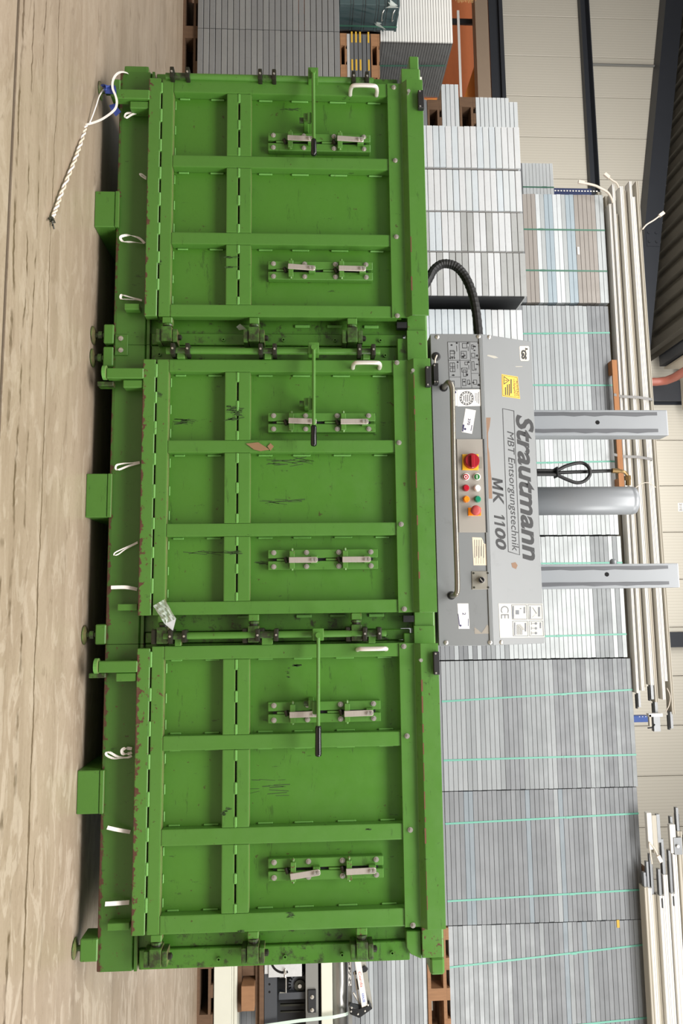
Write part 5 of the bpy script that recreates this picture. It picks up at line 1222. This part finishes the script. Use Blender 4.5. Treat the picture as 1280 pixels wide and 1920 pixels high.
# hydraulic hose with a loop
YH = YM + 0.03
hs = thing('hydraulic_hose', 'black hydraulic hose tied into a loop beside the cylinder', 'hose', at(1010, 886, YH))
P_ = [(1004, 889.5), (1025, 889.5), (1043, 890.5), (1060, 898), (1080, 905), (1095, 902), (1105, 891), (1104, 878), (1094, 869), (1080, 868.5), (1060, 874), (1043, 882), (1025, 882.3), (1004, 882.3)]
bm = NB(); tube(bm, spline([at(a, b_, YH + (0.0 if i < 8 else 0.012)) for i, (a, b_) in enumerate(P_)], 5), 0.0088, 10); part('looped_hose', bm, M['black'], hs, smooth=True)
bm = NB(); tube(bm, spline([at(a, b_, YH + 0.026) for a, b_ in ((1004, 886), (1040, 886.5), (1075, 885), (1110, 884), (1149, 882.5))], 4), 0.0088, 10); part('feed_hose', bm, M['black'], hs, smooth=True)
c = at(1042, 886, YH + 0.012); bm = NB(); box(bm, c.x - 0.026, c.x + 0.026, c.y - 0.026, c.y + 0.03, c.z - 0.004, c.z + 0.004); part('cable_tie', bm, M['dark'], hs, bevel=0.003)
# corrugated cable guide arching from the left chamber to the press unit
pt = spline([at(a, b_, y) for a, b_, y in ((700, 560, .3), (760, 556, .3), (788, 545, .3), (803, 524, .3), (812, 507, .3), (826, 496, .3), (841, 495, .3), (856, 501, .3), (869, 515, .3), (880, 536, .29), (888, 562, .28), (893, 590, .27), (897, 630, .26), (898, 655, .26))], 9)
bm = NB(); tube(bm, pt, [0.0205 + (0.0014 if i % 3 == 0 else 0) for i in range(len(pt))], 10)
cg = solo('cable_guide', bm, M['black'], 'black ribbed cable guide arching from the left chamber to the press unit', 'cable guide')

# ------------------------------------------------------------------ white strapping ends on the base beams, litter
def loop(label, pts, w=0.008, y=None, side=(0, 0.35, 1)):
    bm = NB(); ribbon(bm, spline([at(a, b_, (0.045 if y is None else y) - 0.012 * math.sin(math.pi * i / (len(pts) - 1))) for i, (a, b_) in enumerate(pts)], 4), w, 0.0010, side)
    return solo('strapping_loop', bm, M['strapwhite'], label, 'strapping', 'white strapping ends on the base beams')
loop('white strapping loop nearest the left end of the base beam', [(274, 206.5), (262, 210), (248, 214.5), (237, 221), (234, 218), (238, 212.5), (255, 211.5), (274, 207.5)])
loop('short white strapping end poking out under the left door, second from the left', [(274, 336), (266, 331), (262, 327), (264, 326), (268, 328), (274, 333)], 0.006)
loop('double white strapping loop above the left skid', [(271, 456), (260, 446), (242, 441), (228, 443), (226, 448), (232, 453), (250, 454), (271, 457)], 0.011)
loop('white strapping tuft left of the first pair of feet', [(266, 563), (255, 560), (240, 556), (228, 553), (227, 560), (240, 561.5), (256, 562.5), (266, 564)], 0.010)
loop('white strapping loop above the middle skid', [(262, 866.5), (250, 868), (232, 869), (219, 872), (217, 879), (223, 880.5), (240, 874), (262, 868)])
loop('thin white strapping loop right of the middle skid', [(258, 1016), (246, 1022), (230, 1029), (216, 1036), (214, 1041), (222, 1039), (236, 1029), (258, 1018)], 0.005)
def tail(label, pts, w0):
    bm = NB(); ribbon(bm, spline([at(a, b_, 0.046 - 0.010 * i) for i, (a, b_) in enumerate(pts)], 4), w0, 0.0012, (1, 0, 0.12))
    return solo('strapping_tail', bm, M['strapwhite'], label, 'strapping', 'white strapping ends on the base beams')
tail('flat white strapping tail left of the feet between the middle and right chamber', [(257, 1105), (248, 1103), (234, 1101), (208, 1101.5)], 0.014)
loop('white strapping tail doubled back under the middle of the right door', [(247, 1417), (236, 1421), (214, 1422), (201, 1417), (199, 1412), (206, 1411), (222, 1419), (246, 1419)], 0.009)
loop('curled silvery strapping end above the doubled tail', [(247, 1404), (236, 1403), (229, 1406), (230, 1413), (240, 1413), (247, 1411)], 0.012)
tail('flat white strapping tail right of the right skid', [(244, 1560), (232, 1558), (216, 1555), (201, 1551.5)], 0.014)
tail('flat white strapping tail near the right end of the base beam', [(242, 1692), (228, 1693), (214, 1694), (197, 1695)], 0.016)

# white strap with blue buckle at the left end, braided on the floor
YSB = 0.03
st = thing('lashing_strap', 'white strap with blue webbing hung on the left foot, braided out over the floor', 'strap', at(205, 170, YSB))
pts = [at(248, 141, 0.08), at(232, 135, 0.04), at(220, 138, 0.0), at(212, 150, -0.02), at(211, 165, -0.03), at(216, 178, -0.03), at(219, 190, -0.035), at(217, 202, -0.04), at(208, 212, -0.05), at(190, 224, -0.06), at(172, 231, -0.08), at(161, 234, -0.11)]
bm = NB(); ribbon(bm, spline(pts, 4), 0.0095, 0.0012, (0.7, 0.1, 0.7)); part('ribbon', bm, M['strapwhite'], st)
bm = NB(); tube(bm, spline([at(194, 168, 0.0), at(186, 180, -0.02), at(180, 198, -0.05), at(174, 215, -0.07), at(168, 230, -0.09)], 4), 0.003, 6); part('thin_cord', bm, M['strapwhite'], st, smooth=True)
a = at(161, 234, -0.11); g = [a, at(157, 250, -0.14), ground(149, 275, 0.012), ground(140, 300, 0.012), ground(128, 330, 0.012), ground(115, 362, 0.012), ground(106, 388, 0.012), ground(99, 406, 0.012)]
for ph in (0, math.pi):
    pt = spline(g, 14); bm = NB(); out = []
    for i, p in enumerate(pt):
        th_ = i * 0.55 + ph; out.append(p + Vector((0.0, math.cos(th_), 0.0)) * 0.0045 + EZ * math.sin(th_) * 0.0045)
    tube(bm, out, 0.0038, 6); part('braid', bm, M['strapwhite'] if ph == 0 else M['cream'], st, smooth=True)
q = ground(98, 410, 0.01); bm = NB()
for i in range(9): tube(bm, [q + Vector((random.uniform(-.01, .01), random.uniform(-.01, .01), 0)), q + Vector((random.uniform(0.0, .035), random.uniform(-.035, .02), random.uniform(-.006, .01)))], 0.003, 4)
part('frayed_end', bm, M['grease'], st)
bm = NB(); ribbon(bm, spline([at(196, 166, -0.01), at(202, 163, -0.02), at(207, 164, -0.025), at(208, 176, -0.02)], 4), 0.045, 0.003, (0, 0.1, 1)); part('webbing', bm, M['blue'], st)
part('buckle', B(*sorted((X(166, -0.01, 200), X(174, -0.01, 200))), -0.03, 0.0, Z(196, -0.01, 170), Z(203, -0.01, 170)), M['blue'], st, bevel=0.004)
bm = NB(); ribbon(bm, spline([at(211, 196, 0.02), at(214, 203, 0.02), at(222, 214, 0.03)], 4), 0.03, 0.003, (0, 0, 1)); part('webbing', bm, M['blue'], st)

# crumpled clear film tucked behind the middle door's lower right corner
fb = thing('film_scrap', 'crumpled clear film bag hanging at the lower right corner of the middle door', 'film', at(310, 1150, -0.02))
c4 = [at(287, 1136, -0.012), at(309, 1123, -0.012), at(330, 1160, -0.03), at(309, 1170, -0.03)]
bm = NB(); n = 8; gr_ = []
for i in range(n + 1):
    row = []
    for j in range(n + 1):
        u, v = i / n, j / n; p = c4[0] * (1 - u) * (1 - v) + c4[1] * u * (1 - v) + c4[2] * u * v + c4[3] * (1 - u) * v
        row.append(bm.verts.new(p + Vector((0, random.uniform(-0.007, 0.004), 0))))
    gr_.append(row)
for i in range(n):
    for j in range(n): bm.faces.new((gr_[i][j], gr_[i + 1][j], gr_[i + 1][j + 1], gr_[i][j + 1]))
part('sheet', bm, M['filmthick'], fb)
bm = NB(); f = [at(309, 1170, -0.03), at(330, 1160, -0.03), at(324, 1183, -0.02)]; bm.faces.new([bm.verts.new(p) for p in f]); part('folded_tip', bm, plain('milky_film', (196, 198, 200), 0.25, 0, 0.1, alpha=0.85), fb)
# torn cardboard label on the middle door
bm = NB(); prism(bm, [(p.x, p.z) for p in [at(a, b_, -0.002) for a, b_ in ((461, 832), (484, 829.5), (505, 843), (488, 846), (476, 843))]], -0.0045, -0.0006, 'y')
solo('cardboard_scrap', bm, M['cardboard'], 'torn brown cardboard scrap stuck on the middle door bars', 'scrap')
bm = NB(); prism(bm, [(p.x, p.z) for p in [at(a, b_, -0.002) for a, b_ in ((501, 837), (507, 831), (513, 837), (507, 845))]], -0.0035, -0.0006, 'y')
solo('cardboard_scrap', bm, M['cardboard'], 'tiny brown cardboard flake right above the torn scrap', 'scrap')
w = at(424, 0, 0); 
fc = at(457, 613, 0.06); bm = NB(); v = [bm.verts.new(p) for p in (at(443, 613, 0.05), at(450, 607, 0.045), at(462, 617, 0.06), at(448, 619, 0.06))]; bm.faces.new(v)
solo('film_scrap', bm, M['filmthick'], 'small white film scrap on the post between left and middle doors', 'film')

# ------------------------------------------------------------------ right end: conveyor on pallets, ladder
YC = 3.5
def cz_(px): return Z(px, YC, 1850)
def cxx(py, px=550): return X(py, YC, px)
xa, xb = cxx(1755), cxx(1985)
pallet('dark pallet on the floor right of the baler under the conveyor', cxx(1790, 385), cxx(1790, 385) + 1.0, YC - 0.02, YC + 0.40, 0.0, cz_(400) - 0.002, 'woodold')
bmn = thing('steel_beam', 'pale beige enamelled beam lying on the dark pallet right of the baler', 'beam', (xa, YC, cz_(401)))
part('web', B(xa, xb, YC - 0.01, YC + 0.3, cz_(401), cz_(434)), M['beige'], bmn, bevel=0.003)
part('flange', B(xa, xb, YC + 0.0, YC + 0.3, cz_(434.5), cz_(438)), M['beige'], bmn); part('flange', B(xa, xb, YC - 0.005, YC + 0.3, cz_(438.5), cz_(444.5)), M['beige'], bmn, bevel=0.002)
wb = thing('timber_blocking', 'rough sawn timber block and boards between beam and conveyor', 'timber', (cxx(1866), YC, cz_(445)))
part('block', B(cxx(1842, 465), cxx(1889, 465), YC - 0.06, YC + 0.2, cz_(453), cz_(478)), M['wood'], wb, bevel=0.004)
part('board', B(xa, xb, YC + 0.03, YC + 0.12, cz_(478.5), cz_(485.5)), M['woodold'], wb); part('board', B(xa, xb, YC + 0.0, YC + 0.16, cz_(486), cz_(494.5)), M['woodold'], wb)
part('board', B(cxx(1780, 450), cxx(1900, 450), YC + 0.02, YC + 0.1, cz_(445), cz_(452.5)), M['woodold'], wb); part('wedge', B(cxx(1790, 470), cxx(1835, 470), YC + 0.05, YC + 0.2, cz_(453), cz_(478)), M['woodold'], wb)
cv = thing('conveyor', 'dark conveyor frame with gears and a steel roller right of the baler', 'conveyor', (xa, YC, cz_(495)))
part('lower_channel', B(xa, xb, YC, YC + 0.06, cz_(495), cz_(519)), M['charcoal'], cv, bevel=0.003)
bm = NB(); 
for py in (1845.5, 1860): q = at(505, py, YC - 0.001); cyl(bm, (q.x, YC - 0.001, q.z), (q.x, YC + 0.0, q.z), 0.009, 10)
part('hole', bm, M['gloss_black'], cv)
part('back_plate', B(xa, xb, YC + 0.24, YC + 0.26, cz_(495), cz_(654)), M['dark'], cv)
part('adjuster_plate', B(cxx(1780, 530), cxx(1829.5, 530), YC - 0.022, YC - 0.016, cz_(503.5), cz_(566)), M['zinc'], cv, bevel=0.001)
part('slot_plate', B(cxx(1780, 500), cxx(1825, 500), YC - 0.010, YC - 0.004, cz_(496), cz_(503)), M['zinc'], cv)
q0 = at(532, 1798, YC - 0.024); bm = NB(); pr = None
arc = []
for i in range(13):
    a = math.radians(-5 - 100 * i / 12); arc.append(q0 + Vector((math.cos(a - math.pi / 2 + 1.65) * 0, 0, 0)))
bm = NB(); rr = 0.105; ribbon(bm, [Vector((q0.x + rr * math.cos(a), YC - 0.0235, q0.z + rr * math.sin(a))) for a in [math.radians(18 - 128 * i / 14) for i in range(15)]], 0.018, 0.002, (0, 0, 1) if False else [Vector((math.cos(a), 0, math.sin(a))) for a in [math.radians(18 - 128 * i / 14) for i in range(15)]]); part('arc_slot', bm, M['gloss_black'], cv)
bm = NB(); cyl(bm, (q0.x, YC - 0.0235, q0.z), (q0.x, YC - 0.0225, q0.z), 0.014, 12); part('pivot_hole', bm, M['gloss_black'], cv)
q = at(534.5, 1822, YC - 0.03); bm = NB(); cyl(bm, q, q - EY * 0.03, 0.012, 6); cyl(bm, q - EX * 0.02, q + EX * 0.045, 0.006, 8); part('clamp_bolt', bm, M['bolt'], cv)
bm = NB(); g = at(562, 1846, YC + 0.1); cyl(bm, g, g + EY * 0.03, 0.075, 28)
for i in range(22):
    a = 2 * math.pi * i / 22; e = Vector((math.cos(a), 0, math.sin(a))); obox(bm, g + e * 0.083 + EY * 0.015, e, EY, e.cross(EY), 0.012, 0.012, 0.006)
part('sprocket', bm, M['charcoal'], cv, kind='stuff')
bm = NB(); cyl(bm, g - EY * 0.02, g, 0.045, 20); part('sprocket_hub', bm, M['grease'], cv); bm = NB(); cyl(bm, g - EY * 0.03, g - EY * 0.0201, 0.016, 12); part('shaft_end', bm, M['bolt'], cv)
part('cross_bar', B(cxx(1868, 550), cxx(1881, 550), YC + 0.06, YC + 0.12, cz_(522), cz_(577)), M['charcoal'], cv)
for py, w_ in ((1888, 2.5), (1902, 4), (1915, 2.5)): part('tie_rod', B(cxx(py - w_ / 2, 545), cxx(py + w_ / 2, 545), YC + 0.14, YC + 0.16, cz_(524), cz_(570)), M['grease'], cv)
bm = NB(); tube(bm, [at(524, 1832, YC + 0.05), at(536, 1832, YC + 0.05), at(536, 1861, YC + 0.05), at(524, 1861, YC + 0.05)], 0.006, 6); part('tension_rod', bm, M['bolt'], cv)
part('upper_channel', B(xa, xb, YC + 0.0, YC + 0.06, cz_(572.5), cz_(596.5)), M['midgrey'], cv, bevel=0.003)
part('black_clamp', B(cxx(1854, 585), cxx(1897, 585), YC - 0.018, YC - 0.001, cz_(577), cz_(592)), M['dark'], cv, bevel=0.003)
for py in (1869.5, 1894): q = at(585, py, YC - 0.018); inst('bolt', BOLT, (q.x, YC - 0.018, q.z), cv, scale=1.5)
part('side_panel', B(xa, xb, YC - 0.01, YC + 0.06, cz_(602), cz_(623)), M['beige'], cv, bevel=0.003)
zr_ = (cz_(623) + cz_(651.5)) / 2; rr = (cz_(651.5) - cz_(623)) / 2
bm = NB(); tube(bm, [(xa, YC + 0.065, zr_), (xb, YC + 0.065, zr_)], rr, 28, True); part('roller', bm, M['roller'], cv, smooth=True)
part('label_rail', B(xa, xb, YC + 0.01, YC + 0.05, cz_(652.3), cz_(659.5)), M['midgrey'], cv)
part('label_strip', B(cxx(1795, 656), cxx(1849, 656), YC + 0.006, YC + 0.0098, cz_(653), cz_(659)), M['white'], cv)
q = []
bm = NB()
for i in range(26): u = random.random(); z_ = cz_(653.6 + 3.6 * random.random()); x_ = cxx(1801 + 44 * u, 656); box(bm, x_, x_ + 0.008 + 0.012 * random.random(), YC + 0.0052, YC + 0.0059, z_, z_ + 0.005)
part('label_print', bm, M['ink'], cv, kind='stuff')
bm = NB(); ribbon(bm, [at(492, 1924, YC - 0.03), at(560, 1914, YC - 0.035), at(625, 1907, YC - 0.04), at(648, 1902, YC - 0.035), at(653, 1899, YC + 0.02)], 0.026, 0.0015, (1, 0, 0)); 
solo('pale_strap', bm, plain('pale_green_strap', (196, 214, 202), 0.4), 'pale green-white strap slung over the steel roller at the lower right', 'strap')
# folded aluminium ladder end hanging over the roller
ld = thing('ladder', 'folded aluminium ladder end with black feet beside the steel roller', 'ladder', at(680, 1850, YC - 0.05))
YLd = YC - 0.06
ax = (at(684, 1890, YLd) - at(669, 1792, YLd)); Ld = ax.length; ax.normalize(); up_ = ax.cross(EY).normalized()
c = (at(684, 1890, YLd) + at(669, 1792, YLd)) / 2
bm = NB(); obox(bm, c, ax, EY, up_, Ld / 2 + 0.02, 0.022, 0.026); part('stile', bm, M['alu'], ld, bevel=0.003)
c2 = (at(693, 1890, YLd) + at(679, 1785, YLd)) / 2 + EY * 0.08; bm = NB(); obox(bm, c2, ax, EY, up_, Ld / 2 + 0.05, 0.02, 0.022); part('stile', bm, M['silver'], ld, bevel=0.003)
bm = NB(); prism(bm, [(p.x, p.z) for p in [at(a, b_, YLd) for a, b_ in ((655, 1884), (672, 1890), (692, 1881), (697.5, 1888), (673, 1905.5), (655, 1898))]], YLd - 0.03, YLd + 0.05, 'y'); part('foot', bm, M['gloss_black'], ld, bevel=0.004)
for q in ((659, 1889), (658, 1896), (671, 1901), (684, 1895), (690, 1884)): w = at(*q, YLd - 0.03); inst('rivet', SMALLBOLT, (w.x, YLd - 0.03, w.z), ld)
for a, b_ in (((664, 1822), (673, 1883)), ((671, 1878), (678, 1884)), ((662, 1861), (670, 1876))):
    bm = NB(); tube(bm, [at(*a, YLd + 0.02), at(*b_, YLd + 0.02)], 0.007, 6); part('stay', bm, M['bolt'], ld)
bm = NB(); prism(bm, [(p.x, p.z) for p in [at(a, b_, YLd + 0.04) for a, b_ in ((665, 1838), (676, 1836), (678, 1852), (667, 1856))]], YLd + 0.03, YLd + 0.06, 'y'); part('hinge_cover', bm, M['gloss_black'], ld)
bm = NB(); prism(bm, [(p.x, p.z) for p in [at(a, b_, YLd + 0.04) for a, b_ in ((684, 1812), (690, 1818), (686, 1823), (663, 1829), (662, 1826))]], YLd + 0.045, YLd + 0.07, 'y'); part('hook', bm, M['gloss_black'], ld)
o = c - EY * 0.0222; ux = up_ if up_.z > 0 else -up_
pl = at(681.5, 1864, YLd) ; bm = NB(); obox(bm, c + ax * (Ld * 0.28) - EY * 0.0225, ax, EY, up_, 0.04, 0.0005, 0.015); part('maker_label', bm, M['white'], ld)
text('lettering', 'KRAUSE', c + ax * (Ld * 0.28 - 0.034) - EY * 0.0232 - ux * 0.010, ax, ux, 0.068, 0.020, plain('blue_print', (40, 80, 170), 0.5), ld, 0.02)
text('lettering', 'Corda', c - ax * (Ld * 0.22) - EY * 0.0224 - ux * 0.010, ax, ux, 0.12, 0.022, M['redink'], ld)
